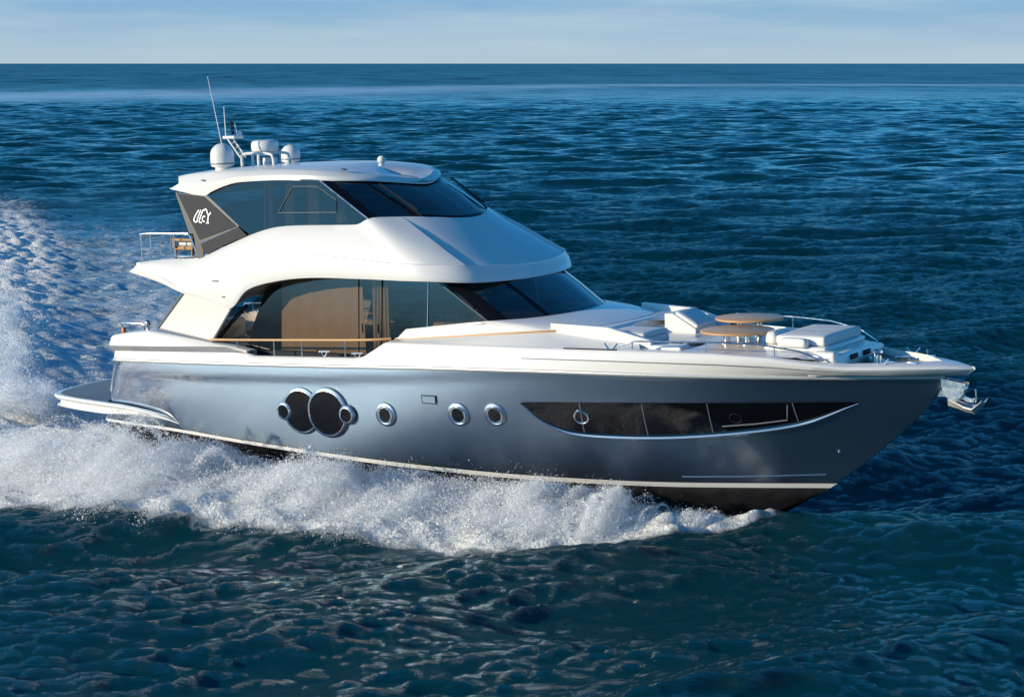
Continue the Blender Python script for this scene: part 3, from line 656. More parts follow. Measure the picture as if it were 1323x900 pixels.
MB().lathe([(.20, -.045), (.21, -.02), (.2, .005)], (4.17, -.32, 7.56), 24).build('mount', M['blackmat'], rad)
mast = MB()
for y in (-.72, -.52):
    mast.tube([(3.72, y, 7.42), (3.32, y, 7.90)], .022, 6)
for q in (.25, .5, .75): mast.tube([(3.72 - .4 * q, -.72, 7.42 + .48 * q), (3.72 - .4 * q, -.52, 7.42 + .48 * q)], .014, 6)
mast.box(3.24, 3.62, -.80, -.45, 7.88, 7.95, .015)
mast.tube([(3.29, -.72, 7.92), (3.27, -.72, 8.66)], [.018, .010], 6)
mast.tube([(3.52, -.55, 7.92), (3.46, -.58, 8.28)], .014, 6)
mast.build('signal_mast', M['white'], Y)
ml = MB()
for z in (8.02, 8.13, 8.26): ml.lathe([(.0, -.04), (.045, -.04), (.05, 0), (.045, .04), (0, .045)], (3.42 - (z - 8) * .1, -.62, z), 12)
ml.tube([(3.40, -.62, 7.95), (3.36, -.62, 8.36)], .012, 6)
ml.build('navigation_light', M['greydark'], Y)
for dx, dy in ((.0, .0), (.16, .25)):
    MB().lathe([(.0, -.02), (.05, -.02), (.05, .05), (.03, .08), (0, .085)], (3.5 - dx, -.5 + dy, 7.97), 12).build('gps_antenna', M['white'], Y)
sl_ = MB().lathe([(.07, 0), (.07, .03), (.03, .05), (.03, .08)], (7.82, -.5, 7.17), 16)
bm = bmesh.new(); bmesh.ops.create_uvsphere(bm, u_segments=20, v_segments=12, radius=.10); sl_.bm(bm, 0, Matrix.Translation((7.83, -.5, 7.31)))
sl_.build('searchlight', M['white'], Y, auto=50)
for (x, y) in ((7.62, -1.70), (6.0, -1.3)):
    MB().lathe([(.10, 0), (.10, .02), (.06, .035), (.02, .04)], (x, y, 7.13 if x > 7 else 7.2), 14).build('deck_vent', M['grey'], Y)
MB().box(3.78, 3.86, -2.262, -2.22, 6.93, 6.965, .01).build('courtesy_light', M['grey'], Y)

# ---- flybridge aft rail
ar = MB(); pr = spline([(1.90, -2.45, 5.62), (1.93, -2.46, 5.66), (2.24, -2.48, 5.68), (3.0, -2.48, 5.69), (3.42, -2.47, 5.69), (3.50, -2.46, 5.66), (3.60, -2.44, 5.45), (3.72, -2.42, 5.10)], 50)
aft_rail = ar.tube(pr, .022, 8).tube([(1.92, -2.45, 5.63), (1.92, 2.45, 5.63)], .022, 8).tube(pr * np.array([1, -1, 1]), .022, 8).build('aft_rail', M['chrome'], Y)
for y in (-2.46, 2.46):
    for x in (1.93, 2.24, 3.0):
        MB().tube([(x, y, 5.66), (x, y, 4.95)], .017, 8).build('stanchion', M['chrome'], aft_rail)
    MB().tube(spline([(2.55, y, 5.5), (2.55, y, 5.25), (2.6, y, 5.17), (2.75, y, 5.15), (3.66, y, 5.15)], 30), .012, 6).tube([(1.93, y, 5.33), (2.5, y, 5.33)], .009, 6).build('mid_rail', M['chrome'], aft_rail)
for y in (-1.4, -.5, .5, 1.4): MB().tube([(1.92, y, 5.63), (1.92, y, 4.95)], .017, 8).build('stanchion', M['chrome'], aft_rail)
# ---- cockpit corner rail at the transom
MB().tube(spline([(.98, -2.30, 3.18), (.98, -2.30, 3.40), (1.05, -2.31, 3.44), (1.35, -2.34, 3.45), (1.75, -2.36, 3.44), (1.8, -2.36, 3.30)], 30), .018, 8).tube([(1.25, -2.33, 3.44), (1.25, -2.33, 3.2)], .014, 6).twin('cockpit_rail', M['chrome'], Y)
for s in (1, -1):
    m = MB().tube([(1.95, -2.42 * s, 3.3), (1.95, -2.42 * s, 3.46)], .05, 12).tube([(1.78, -2.4 * s, 3.31), (1.80, -2.4 * s, 3.42)], .035, 10)
    bm = bmesh.new(); bmesh.ops.create_uvsphere(bm, u_segments=14, v_segments=8, radius=.075); m.bm(bm, 0, Matrix.Translation((1.95, -2.42 * s, 3.49)))
    m.build('mooring_capstan', M['chrome'], Y)
MB().box(1.04, 1.13, -2.42, -2.33, 3.2, 3.34, .02).build('rescue_light', M['orange'], Y)
MB().prism([(.9, -2.3, 1.58), (.9, -2.3, 1.53), (1.1, -2.3, 1.53), (1.1, -2.3, 1.58)], (0, .05, 0)).build('platform_cleat', M['chrome'], Y)

# ---- foredeck
Xd = np.linspace(13.0, 19.42, 60); yd = np.interp(Xd, Xb1, -rE[:, 1]) ; zd = pc(Xd, ZT) - .035
zd = np.where(Xd < 18.8, np.maximum(zd, 3.34 - .0 * Xd), 3.30)
camb = [np.stack([Xd, -yd * k, zd + .05 * (1 - k * k)], 1) for k in (1, .8, .5, 0, -.5, -.8, -1)]
camb[0][:, 2] -= .03; camb[-1][:, 2] -= .03
front_e = [c[-1].copy() for c in camb]; low_e = [np.array([19.44, p[1], 2.9]) for p in front_e]
fd = MB().grid(camb).grid([front_e, [p + np.array([.03, 0, -.04]) for p in front_e], low_e]).build('foredeck', M['white'], Y, auto=40)
for y0_, y1_, z0_, z1_ in ((-.55, -.2, 3.16, 3.26), (.15, .5, 3.16, 3.26)):
    MB().box(19.44, 19.485, y0_, y1_, z0_, z1_, .01).build('bulkhead_vent', M['greydark'], Y)
# teak bow deck
Xt = np.linspace(19.44, 21.36, 40); yt = np.interp(Xt, Xi[::1], -rF[:, 1]); yt[-1] = 0
MB().grid([np.stack([Xt, -yt, 0 * Xt + 3.03], 1), np.stack([Xt, 0 * yt, 0 * Xt + 3.04], 1), np.stack([Xt, yt, 0 * Xt + 3.03], 1)]).build('bow_deck', M['teak'], Y, False)
# forward lounge recess: coaming, seats, backrests
MB().prism([(13.3, 1.95, 3.3), (15.6, 1.75, 3.3), (15.6, 1.75, 3.55), (14.6, 1.82, 3.80), (13.3, 1.95, 3.86)], (0, .14, 0)).twin('lounge_coaming', M['white'], Y)
MB().box(13.95, 14.35, -1.7, 1.7, 3.28, 3.72, .05).build('lounge_coaming', M['white'], Y)
MB().box(14.3, 15.35, -1.75, -.55, 3.34, 3.56, .06).build('lounge_seat', M['vinyl'], Y)
MB().box(14.3, 15.05, .45, 1.75, 3.34, 3.54, .06).build('lounge_seat', M['vinyl'], Y)
MB().prism([(14.75, .35, 3.34), (15.5, .35, 3.34), (15.5, .35, 3.52), (14.95, .35, 3.84), (14.75, .35, 3.84)], (0, 1.0, 0)).build('lounge_backrest', M['vinyl'], Y, False)
MB().box(15.4, 16.3, -1.9, -1.45, 3.33, 3.46, .05).build('lounge_step', M['white'], Y)
for x0_ in (15.6, 16.05): MB().box(x0_, x0_ + .34, -1.35, -.95, 3.385, 3.43, .02).build('skylight_hatch', M['greydark'], Y)
MB().box(17.75, 19.12, -1.02, 1.12, 3.33, 3.44, .05).build('sunpad_base', M['white'], Y)
MB().box(18.95, 19.43, -1.32, -1.02, 3.06, 3.40, .06).build('locker', M['white'], Y)
# rails along the foredeck, both sides
Xrl = np.linspace(15.2, 19.25, 40); yrl = np.interp(Xrl, Xb1, -rD[:, 1]) - .06
zrl = np.interp(Xrl, [15.2, 15.5, 17.0, 18.0, 18.8, 19.25], [3.50, 3.60, 3.61, 3.58, 3.45, 3.24])
for s in (1, -1):
    k = .03 if s < 0 else 0
    rl = MB().tube(np.stack([Xrl, -yrl * s, zrl + k], 1), .017, 8).build('foredeck_rail', M['chrome'], Y)
    for x in (15.45, 17.0, 18.35):
        y_, z_ = np.interp(x, Xrl, yrl), np.interp(x, Xrl, zrl) + k
        MB().tube([(x, -y_ * s, z_), (x, -y_ * s, 3.33)], .014, 8).build('stanchion', M['chrome'], rl)
    # folding cleats and fairleads
    for x, zz in ((15.0, 3.43), (20.25, 3.14)):
        yy = np.interp(x, Xb1, -rE[:, 1]) + .06
        m = MB()
        for q in (-1, 1): m.tube([(x + q * .03, -yy * s, zz - .02), (x + q * .15, -yy * s, zz + .12)], .017, 6)
        m.tube([(x - .1, -yy * s, zz), (x + .1, -yy * s, zz)], .02, 6).build('bow_cleat', M['chrome'], Y)
    for x in (20.75, 19.35):
        yy = np.interp(x, Xb1, -rE[:, 1]) - .02
        m = MB().box(x - .10, x + .10, -yy * s - .035, -yy * s + .035, 3.13, 3.17, .01)
        m.tube([(x - .07, -yy * s, 3.15), (x - .07, -yy * s, 3.28)], .02, 8).build('fairlead', M['chrome'], Y)
# windlass and chain on the bow deck
m = MB().lathe([(.16, 0), (.16, .04), (.11, .06), (.09, .16), (.13, .19), (.13, .23), (.05, .25)], (19.75, .12, 3.04), 20).tube([(19.55, .12, 3.08), (19.3 + .3, .42, 3.10)], .07, 10)
m.lathe([(.10, 0), (.10, .03), (.06, .05), (.055, .2), (.09, .24), (.03, .26)], (19.95, -.30, 3.04), 16)
m.tube([(19.8, .1, 3.07), (20.4, .05, 3.02), (21.2, 0, 3.06)], .028, 6).build('windlass', M['chrome'], Y)
for yy in (-.42, .5):
    MB().tube([(20.15, yy, 3.04), (20.15, yy, 3.10)], .02, 6).tube([(20.0, yy, 3.09), (20.3, yy, 3.12)], .022, 6).build('bow_cleat', M['chrome'], Y)
MB().box(20.5, 20.85, -.16, .16, 2.97, 3.0, .01).build('chain_hatch', M['white'], Y)
# stem plate and anchor roller
m = MB()
zz = np.linspace(2.42, 2.80, 8)
for s in (1, -1):
    a, b = [], []
    for z in zz:
        xe = float(pc(z, ST)); w0 = .02
        xa_ = 21.22 - (z - 2.42) * .05
        a.append((xa_ - .02, -s * (float(hull_y(xa_ - .12, z)) + .012) , z)); b.append((xe + .015, -s * .012, z))
    m.grid([a, b], flip=s < 0)
m.build('stem_plate', M['chrome'], Y, auto=60)
m = MB()
for s in (1, -1):
    m.prism([(21.18, .10 * s, 2.80), (21.70, .10 * s, 2.72), (21.66, .10 * s, 2.52), (21.50, .10 * s, 2.34), (21.24, .10 * s, 2.46)], (0, .018 * s, 0))
m.tube([(21.62, -.11, 2.6), (21.62, .11, 2.6)], .05, 12).tube([(21.35, -.11, 2.62), (21.35, .11, 2.62)], .035, 10)
m.build('anchor_roller', M['chrome'], Y, False)

# ================================================================== THINGS ABOARD
def table(loc, r, label, leg_h):
    t = thing('deck_table', label, 'table', loc, 'round wooden tables on the foredeck')
    MB().lathe([(.0, leg_h + .055), (r * .97, leg_h + .055), (r, leg_h + .045), (r, leg_h + .012), (r * .96, leg_h - .005), (0, leg_h - .005)], (0, 0, 0), 48).build('tabletop', M['table'], t, auto=30)
    for dx in (-.24, .24):
        MB().lathe([(.15, 0), (.15, .03), (.07, .05), (.065, leg_h - .06), (.12, leg_h - .02), (.12, leg_h - .005)], (dx, -.02, 0), 18).build('pedestal', M['chrome'], t)
    return t
table((16.98, -.63, 3.39), .78, 'nearer round varnished wooden table on two steel pedestals, set lower on the foredeck', .25)
table((16.64, .68, 3.40), .74, 'farther round varnished wooden table, standing a little higher behind the other one', .34)
def cushion(name, x, y, z, lx, ly, lz, bev, mat, label, cat, group, rot=None):
    t = None
    bm = bmesh.new(); bmesh.ops.create_cube(bm, size=2); bmesh.ops.subdivide_edges(bm, edges=bm.edges[:], cuts=14, use_grid_fill=True)
    S_ = Vector((lx / 2, ly / 2, lz / 2)); bev = min(bev, lz * .48)
    for v in bm.verts:      # rounded, slightly puffed box with denser rows near the edges
        c = Vector([math.copysign(abs(q) ** .55, q) for q in v.co]); p = Vector((c.x * S_.x, c.y * S_.y, c.z * S_.z))
        core = Vector([max(-s + bev, min(s - bev, q)) for q, s in zip(p, S_)]); d = p - core
        if d.length > 1e-9: p = core + d.normalized() * bev
        if c.z > .5: p.z += .03 * (1 - c.x ** 4) * (1 - c.y ** 4)
        v.co = p
    m = MB().bm(bm)
    o = m.build(name, mat, None, auto=60); o.location = aboard((x, y, z + lz / 2)); o.rotation_euler = (RB @ (rot or Matrix.Identity(3))).to_euler()
    return tag(o, label, cat, group)
cushion('sun_pad', 18.50, .10, 3.44, 1.08, 1.95, .20, .05, M['vinyl'], 'broad white sun pad cushion lying on the foredeck ahead of the wooden tables', 'cushion', None)
cushion('bolster_cushion', 17.84, -.50, 3.44, .26, .80, .24, .09, M['vinyl'], 'long white bolster across the aft edge of the sun pad, beside the nearer table', 'cushion', 'bolsters on the sun pad')
cushion('bolster_cushion', 18.42, -1.02, 3.42, .62, .24, .17, .07, M['vinyl'], 'short low white bolster along the starboard edge of the sun pad, nearest the rail', 'cushion', 'bolsters on the sun pad')
cushion('seat_cushion', 14.85, -1.15, 3.56, .98, 1.1, .10, .035, M['vinyl'], 'flat white seat cushion in the lounge just ahead of the saloon windscreen, starboard side', 'cushion', 'lounge cushions')
cushion('seat_cushion', 15.26, .85, 3.66, .62, .92, .09, .035, M['vinyl'], 'white backrest cushion tilted against the lounge on the far side of the foredeck', 'cushion', 'lounge cushions', Matrix.Rotation(R(30), 3, 'Y'))
pad = D.objects['sun_pad']
for yy in (-.34, .34):
    MB().tube([(x, yy, .10 + .03 * (1 - (x / .54) ** 4) * (1 - (yy / .98) ** 4) + .002) for x in np.linspace(-.50, .50, 16)], .007, 6).build('seam', M['grey'], pad)
# anchor hanging from the roller
an = thing('anchor', 'polished steel plough anchor hanging from the roller under the bow tip', 'anchor', (21.62, 0, 2.36))
MB().prism([(-.30, -.03, .22), (.10, -.03, -.02), (.26, -.03, -.03), (.30, -.03, .10), (.22, -.03, .06), (.08, -.03, .10), (-.26, -.03, .30)], (0, .06, 0)).build('shank', M['chrome'], an, False)
fl_ = []
for q, (x, z, w) in enumerate(((-.40, -.10, .02), (-.15, -.16, .16), (.10, -.24, .27), (.30, -.27, .30), (.50, -.10, .26), (.54, -.05, .24))):
    fl_.append([(x, -w, z + .10), (x, -w * .5, z + .02), (x, 0, z - .05 if x < .4 else z), (x, w * .5, z + .02), (x, w, z + .10)])
fl2 = [[(p[0], p[1], p[2] + .035) for p in r] for r in fl_]
MB().grid(fl_).grid(fl2, flip=True).grid([[r[0] for r in fl_], [r[0] for r in fl2]]).grid([[r[-1] for r in fl_], [r[-1] for r in fl2]]).build('fluke', M['galv'], an, auto=40)
MB().tube([(.30, 0, -.02), (.33, 0, .12), (.30, 0, .30)], .02, 8).build('shackle', M['chrome'], an)

an.scale = (.8, .8, .8)
# wicker armchairs on the flybridge aft deck
def armchair():
    t = D.objects.new('wicker_armchair', None); COL.objects.link(t)
    m = MB().box(-.30, .30, -.30, .30, .30, .40, .03)
    m.build('seat', M['wicker'], t)
    MB().box(-.34, -.26, -.33, .33, .34, .78, .03).build('backrest', M['wicker'], t)
    for s in (-1, 1):
        MB().box(-.32, .32, s * .33 - .04, s * .33 + .04, .52, .59, .02).box(.24, .30, s * .33 - .03, s * .33 + .03, .36, .54).build('armrest', M['wicker'], t)
        for x in (-.27, .27): MB().tube([(x, s * .30, 0), (x, s * .29, .32)], .025, 8).build('leg', M['wicker'], t)
    MB().box(-.26, .29, -.27, .27, .40, .50, .04).build('seat_cushion', M['vinyl'], t)
    return t
def place(t, loc, rz, label, group):
    t.location = aboard(loc); t.rotation_euler = (RB @ Matrix.Rotation(rz, 3, 'Z')).to_euler(); return tag(t, label, 'armchair', group)
def dup(t):
    r = t.copy(); COL.objects.link(r)
    for ch in t.children:
        c = ch.copy(); COL.objects.link(c); c.parent = r
    return r
ch0 = armchair()
G = 'wicker armchairs on the flybridge aft deck'
for i, (loc, rz, lb) in enumerate((((3.12, -1.95, 4.97), R(178), 'tan wicker armchair nearest the starboard end of the aft flybridge rail, pale seat cushion'),
                                   ((3.05, -.9, 4.97), R(172), 'tan wicker armchair second in from the starboard flybridge rail'),
                                   ((3.05, .4, 4.97), R(186), 'tan wicker armchair third in from the starboard flybridge rail, behind the others'))):
    place(ch0 if i == 0 else dup(ch0), loc, rz, lb, G)
# loose furniture seen through the glass
def curtain(x, z0, z1, w, yf, name, mat, label):
    n = 26; xs_ = np.linspace(-w / 2, w / 2, n); wv = (.03 if w < 1 else .006) * np.sin(np.arange(n) * 1.25)
    o = MB().grid([np.stack([xs_, wv, 0 * xs_ + z0], 1), np.stack([xs_ * .94, wv * 1.1 + .05, 0 * xs_ + z1], 1)])
    n0 = len(o.v); o.v += [(a, b + .012, c) for a, b, c in o.v[:n0]]; o.f += [tuple(i + n0 for i in q)[::-1] for q in o.f[:]]
    o = o.build(name, mat, None); o.location = aboard((x, yf, 0)); o.rotation_euler = RB.to_euler()
    return tag(o, label, 'curtain', 'curtains behind the glass')
curtain(5.70, 5.75, 6.9, .16, -2.05, 'curtain', M['cream'], 'narrow cream curtain drawn back behind the side glass near the aft end of the flybridge')
curtain(6.25, 5.8, 6.9, .28, -2.02, 'curtain', M['cream'], 'cream curtain bunched behind the middle of the flybridge side glass')
curtain(6.95, 5.85, 6.9, .34, -2.02, 'curtain', M['cream'], 'cream curtain behind the opening frame of the flybridge side window')
curtain(7.0, 2.9, 4.72, 2.5, -1.95, 'curtain', M['tan'], 'broad tan blind drawn across the long aft saloon window')
curtain(8.7, 2.9, 4.72, .5, -1.95, 'curtain', M['cream'], 'pale curtain behind the saloon side door')
sofa = thing('sofa', 'pale sofa seen through the saloon side window ahead of the door', 'sofa', (9.9, -1.4, 2.68))
MB().box(-.7, .9, -.4, .4, .1, .45, .06).build('seat', M['interlight'], sofa); MB().box(-.7, .9, .3, .5, .4, .95, .06).build('backrest', M['interlight'], sofa)
def helm(loc, label):
    t = thing('helm_seat', label, 'seat', loc, 'helm seats behind the windscreens')
    MB().tube([(0, 0, 0), (0, 0, .5)], .07, 12).build('pedestal', M['chrome'], t); MB().box(-.25, .28, -.27, .27, .5, .64, .05).build('seat', M['interlight'], t); MB().box(-.32, -.2, -.26, .26, .6, 1.2, .05).build('backrest', M['interlight'], t)
helm((10.1, -.3, 2.68), 'pale helm seat dimly seen through the saloon windscreen')
helm((7.75, -1.0, 4.97), 'pale helm seat dimly seen through the flybridge side window')

# ================================================================== SEA
def to_uv(x, y):       # metres to the right of / away from the camera's ground point
    return (x - CAM[0]) * _r.x + (y - CAM[1]) * _r.y, -(x - CAM[0]) * _r.y + (y - CAM[1]) * _r.x
# one sheet, finely meshed round the yacht and coarser towards the horizon
def grow(start, end, s0, g, smax=1e9):
    r = [start]; s = s0
    while r[-1] < end: r.append(r[-1] + s); s = min(s * g, smax)
    return r
v_f = list(np.arange(22, 64, .075))
v = v_f + grow(v_f[-1] + .08, 380, .085, 1.0031)[0:]
v += grow(v[-1] + 1.1, 60000, 1.1, 1.016)
vb = [-q for q in grow(0, 60000, .8, 1.09)][::-1]
v = np.array(vb + list(np.arange(.6, 22, .25)) + v)
t1_ = grow(1.0, 9000, .004, 1.12)
t = np.array([-q for q in t1_[::-1]] + list(np.linspace(-1, 1, 780))[1:-1] + t1_)
Wd = 8 + .315 * np.clip(v, 0, None) + .02 * np.clip(-v, 0, None)
U = Wd[:, None] * t[None, :]; V = np.repeat(v[:, None], len(t), 1)
Rr = np.hypot(U, V); ok_scale = np.minimum(1, 65000 / np.maximum(Rr, 1)); U *= ok_scale; V *= ok_scale
PX = CAM[0] + U * _r.x - V * _r.y; PY = CAM[1] + U * _r.y + V * _r.x
dv = np.gradient(v); du = np.abs(np.gradient(t))
cell = np.maximum(dv[:, None] * .75, Wd[:, None] * du[None, :])
shape = PX.shape
px, py, cl = PX.ravel(), PY.ravel(), cell.ravel()
def smoothstep(a, b, x): q = np.clip((x - a) / (b - a), 0, 1); return q * q * (3 - 2 * q)
def seg_dist(x, y, pts, n=160):
    """distance to a curve, and the position along it"""
    C = spline(np.array(pts, float), n)
    best = np.full(x.shape, 1e9); pos = np.zeros(x.shape); side_ = np.zeros(x.shape)
    for i in range(n - 1):
        a, b = C[i], C[i + 1]; d = b - a; l2 = d @ d + 1e-9
        q = np.clip(((x - a[0]) * d[0] + (y - a[1]) * d[1]) / l2, 0, 1)
        ex, ey = x - a[0] - q * d[0], y - a[1] - q * d[1]; dd = ex * ex + ey * ey
        k = dd < best; best[k] = dd[k]; pos[k] = (i + q[k]) / (n - 1); side_[k] = np.sign(d[0] * ey[k] - d[1] * ex[k])
    return np.sqrt(best), pos, side_
# masks near the yacht (work only on the near vertices)
near = (np.abs(px - 2) < 130) & (np.abs(py - 20) < 130)
nx, ny = px[near], py[near]
OUT = [(18.2, -.6), (17.6, -1.7), (16.4, -3.3), (14.6, -4.7), (12, -6.2), (8.8, -7.3), (5.9, -8.3), (3, -8.6), (-2, -9.2), (-9, -10.5), (-18, -12.5), (-40, -17), (-90, -24)]
ox = spline(OUT, 300); oy = np.interp(-nx, -ox[:, 0], ox[:, 1])
inn = -np.where(nx > 0, np.clip(hull_y(np.clip(nx, 0, 18), np.full_like(nx, .6)) * .95, 0, 9), 2.6)
q = (ny - oy) / np.maximum(inn - oy, .3)          # 0 at the outer edge of the spray, 1 at the hull
foam_s = smoothstep(-.10, .22, q) * (q < 1.6) * smoothstep(18.3, 17.3, nx)
# turbulent wake astern, curving away to port
WK = [(3, 0), (-4, 2), (-10, 6.5), (-17, 13.5), (-24, 20.5), (-35, 32), (-46, 42), (-60, 54), (-82, 72), (-120, 105)]
wd, wp_, wsd = seg_dist(nx, ny, WK)
wid = 3.2 + 5.5 * np.sqrt(wp_)
wake = smoothstep(1.2, .45, wd / wid) * smoothstep(.92, .55, wp_)
PL = [(4, 4.0), (-3, 6.4), (-8, 9.5), (-14, 15.5), (-21, 23.5), (-30, 34), (-40, 45), (-52, 58), (-70, 75)]
pd, pp_, psd = seg_dist(nx, ny, PL)
crest = np.exp(-(pd / (1.0 + 2.2 * pp_)) ** 2)
LF = [(-4, -1), (-9.5, 2.4), (-16, 8.4), (-23, 14.4), (-35, 25.5), (-50, 39), (-82, 66.5), (-120, 100)]
ld, lp_, lsd = seg_dist(nx, ny, LF)
left = np.exp(-(ld / (2.2 + 3.4 * lp_)) ** 2) * smoothstep(.95, .6, lp_)
foam_n = np.maximum.reduce([foam_s * .98, crest * (.55 - .45 * pp_), left * 1.08, wake * (.70 * np.exp(-wp_ * 6) + .45)])
foam = np.zeros(px.shape); foam[near] = foam_n
calm = np.zeros(px.shape); calm[near] = wake * smoothstep(.05, .2, wp_)
# far slick left by an earlier turn
SLK = [(-520, 130), (-430, 230), (-392, 330), (-385, 450), (-392, 580), (-370, 690), (-300, 760), (-200, 800), (60, 880)]
far = (px > -700) & (px < 200) & (py > 100) & (py < 1000)
fd_, fp_, _s = seg_dist(px[far], py[far], SLK, 80)
slick = np.zeros(px.shape); slick[far] = smoothstep(1.0, .1, fd_ / np.interp(fp_, [0, .25, .5, 1], [120, 110, 75, 55]))
# ---- waves: a sum of many random wave trains
z = np.zeros(px.shape); dx = np.zeros(px.shape); dy = np.zeros(px.shape)
wind = math.atan2(-_f.y, -_f.x) + .35
NWV = 150
lam = np.exp(rng.uniform(math.log(.36), math.log(9.5), NWV))
lam = np.sort(lam)[::-1]
att = np.ones(px.shape) * (1 - .6 * np.clip(calm, 0, 1))
sharp = np.zeros(px.shape); var_s = 0.0
for n_, l in enumerate(lam):
    th = wind + rng.normal(0, .45) * (1.1 if l < 1.2 else .7); kk = 2 * math.pi / l
    a = .0064 * l ** .74 * (1 + .7 * min(1, max(0, (l - 2.5) / 3))) * rng.uniform(.5, 1.3)
    fade = smoothstep(2.2, 5.0, l / cl)
    idx = np.nonzero(fade > 0)[0]
    ph = kk * (px[idx] * math.cos(th) + py[idx] * math.sin(th)) + rng.uniform(0, 6.283)
    aa = a * fade[idx]
    if l < 2.6 and n_ % 2:            # half of the short chop is folded into sharp crests
        sharp[idx] += aa * np.cos(ph); var_s += a * a / 2; continue
    z[idx] += aa * np.cos(ph); s_ = np.sin(ph) * aa * .7
    dx[idx] -= s_ * math.cos(th); dy[idx] -= s_ * math.sin(th)
sg = math.sqrt(var_s); fs_ = smoothstep(1.2, .35, cl)
z += fs_ * (.75 * sg - 1.25 * np.sqrt(sharp ** 2 + (.12 * sg) ** 2)) + (1 - fs_) * sharp
z *= att; dx *= att; dy *= att
# the yacht's own waves
zn = np.zeros(nx.shape)
rid = np.exp(-((q - .45) / .35) ** 2) * smoothstep(18.3, 16, nx) * (q > -.3) * (q < 1.4)
zn += .32 * rid
zn += .45 * crest * np.exp(-pp_ * 1.6) + .6 * left * smoothstep(.05, .2, lp_) * np.exp(-lp_ * .8)
lump = np.sin(nx * 2.1 + 1.3 * np.sin(ny * 1.7)) * np.sin(ny * 2.4 + 1.1 * np.sin(nx * 1.9)) + .6 * np.sin(nx * 4.7 + ny * 3.1 + 2 * np.sin(ny * 2.2 - nx)) * np.sin(ny * 5.3 - nx * 2.0)
zn += .13 * lump * np.clip(foam_n, 0, 1)
hz = hull_y(np.clip(nx, 0, 18.6), np.full_like(nx, .5)); inside = smoothstep(hz + .1, hz - .3, np.abs(ny)) * (nx > -.2) * (nx < 18.2)
zn -= 1.2 * inside
trough = np.exp(-((nx + 1.5) / 2.5) ** 2) * smoothstep(3.2, 2.0, np.abs(ny)); zn -= .1 * trough
z[near] += zn
co = np.stack([px + dx, py + dy, z], 1).astype(np.float32)
nr, nc = shape
ii = (np.arange(nr - 1)[:, None] * nc + np.arange(nc - 1)[None, :]).ravel()
quads = np.stack([ii, ii + 1, ii + nc + 1, ii + nc], 1).astype(np.int32)
def fast_mesh(name, co, faces, k):
    me = D.meshes.new(name); me.vertices.add(len(co)); me.vertices.foreach_set('co', co.astype(np.float32).ravel())
    me.loops.add(faces.size); me.loops.foreach_set('vertex_index', faces.ravel().astype(np.int32))
    me.polygons.add(len(faces)); me.polygons.foreach_set('loop_start', (np.arange(len(faces)) * k).astype(np.int32))
    me.update(calc_edges=True); return me
me = fast_mesh('sea', co, quads, 4)
me.polygons.foreach_set('use_smooth', np.ones(len(quads), bool))
for nm, arr in (('foam', foam), ('slick', slick), ('churn', calm)):
    at = me.attributes.new(nm, 'FLOAT', 'POINT'); at.data.foreach_set('value', arr.astype(np.float32))
sea = D.objects.new('water', me); COL.objects.link(sea); tag(sea, 'choppy deep blue open sea with white wake', 'sea', None, 'structure')

m = D.materials.new('sea_water'); m.use_nodes = True; nt = m.node_tree; nt.nodes.clear()
geo = N(nt, 'ShaderNodeNewGeometry'); tco = N(nt, 'ShaderNodeTexCoord')
def noise(scale, det, rough, dist=0, stretch=(1, 1, 1)):
    m0 = N(nt, 'ShaderNodeMapping'); m0.inputs['Rotation'].default_value = (0, 0, -HEAD - .2); L(nt, tco.outputs['Object'], m0.inputs[0])
    mp = N(nt, 'ShaderNodeMapping'); mp.inputs['Scale'].default_value = stretch; L(nt, m0.outputs[0], mp.inputs[0])
    n = N(nt, 'ShaderNodeTexNoise'); n.inputs['Scale'].default_value = scale; n.inputs['Detail'].default_value = det; n.inputs['Roughness'].default_value = rough; n.inputs['Distortion'].default_value = dist
    L(nt, mp.outputs[0], n.inputs['Vector']); return n
def attr(nm): a = N(nt, 'ShaderNodeAttribute'); a.attribute_name = nm; return a.outputs['Fac']
def math_(op, a, b=None, clamp=False):
    n = N(nt, 'ShaderNodeMath', operation=op); n.use_clamp = clamp
    for i, q in enumerate((a, b)):
        if q is None: continue
        if isinstance(q, (int, float)): n.inputs[i].default_value = q
        else: L(nt, q, n.inputs[i])
    return n.outputs[0]
n1 = noise(2.9, 9, .70, .25, (.5, 1.7, 1))
b1_ = N(nt, 'ShaderNodeBump'); b1_.inputs['Strength'].default_value = 1.0; b1_.inputs['Distance'].default_value = .14; L(nt, n1.outputs['Fac'], b1_.inputs['Height'])
b1_.inputs['Strength'].default_value = 1.0
nc_ = noise(9, 5, .6, .2, (.6, 1.6, 1)); bc_ = N(nt, 'ShaderNodeBump'); bc_.inputs['Distance'].default_value = .022; L(nt, nc_.outputs['Fac'], bc_.inputs['Height']); L(nt, b1_.outputs[0], bc_.inputs['Normal'])
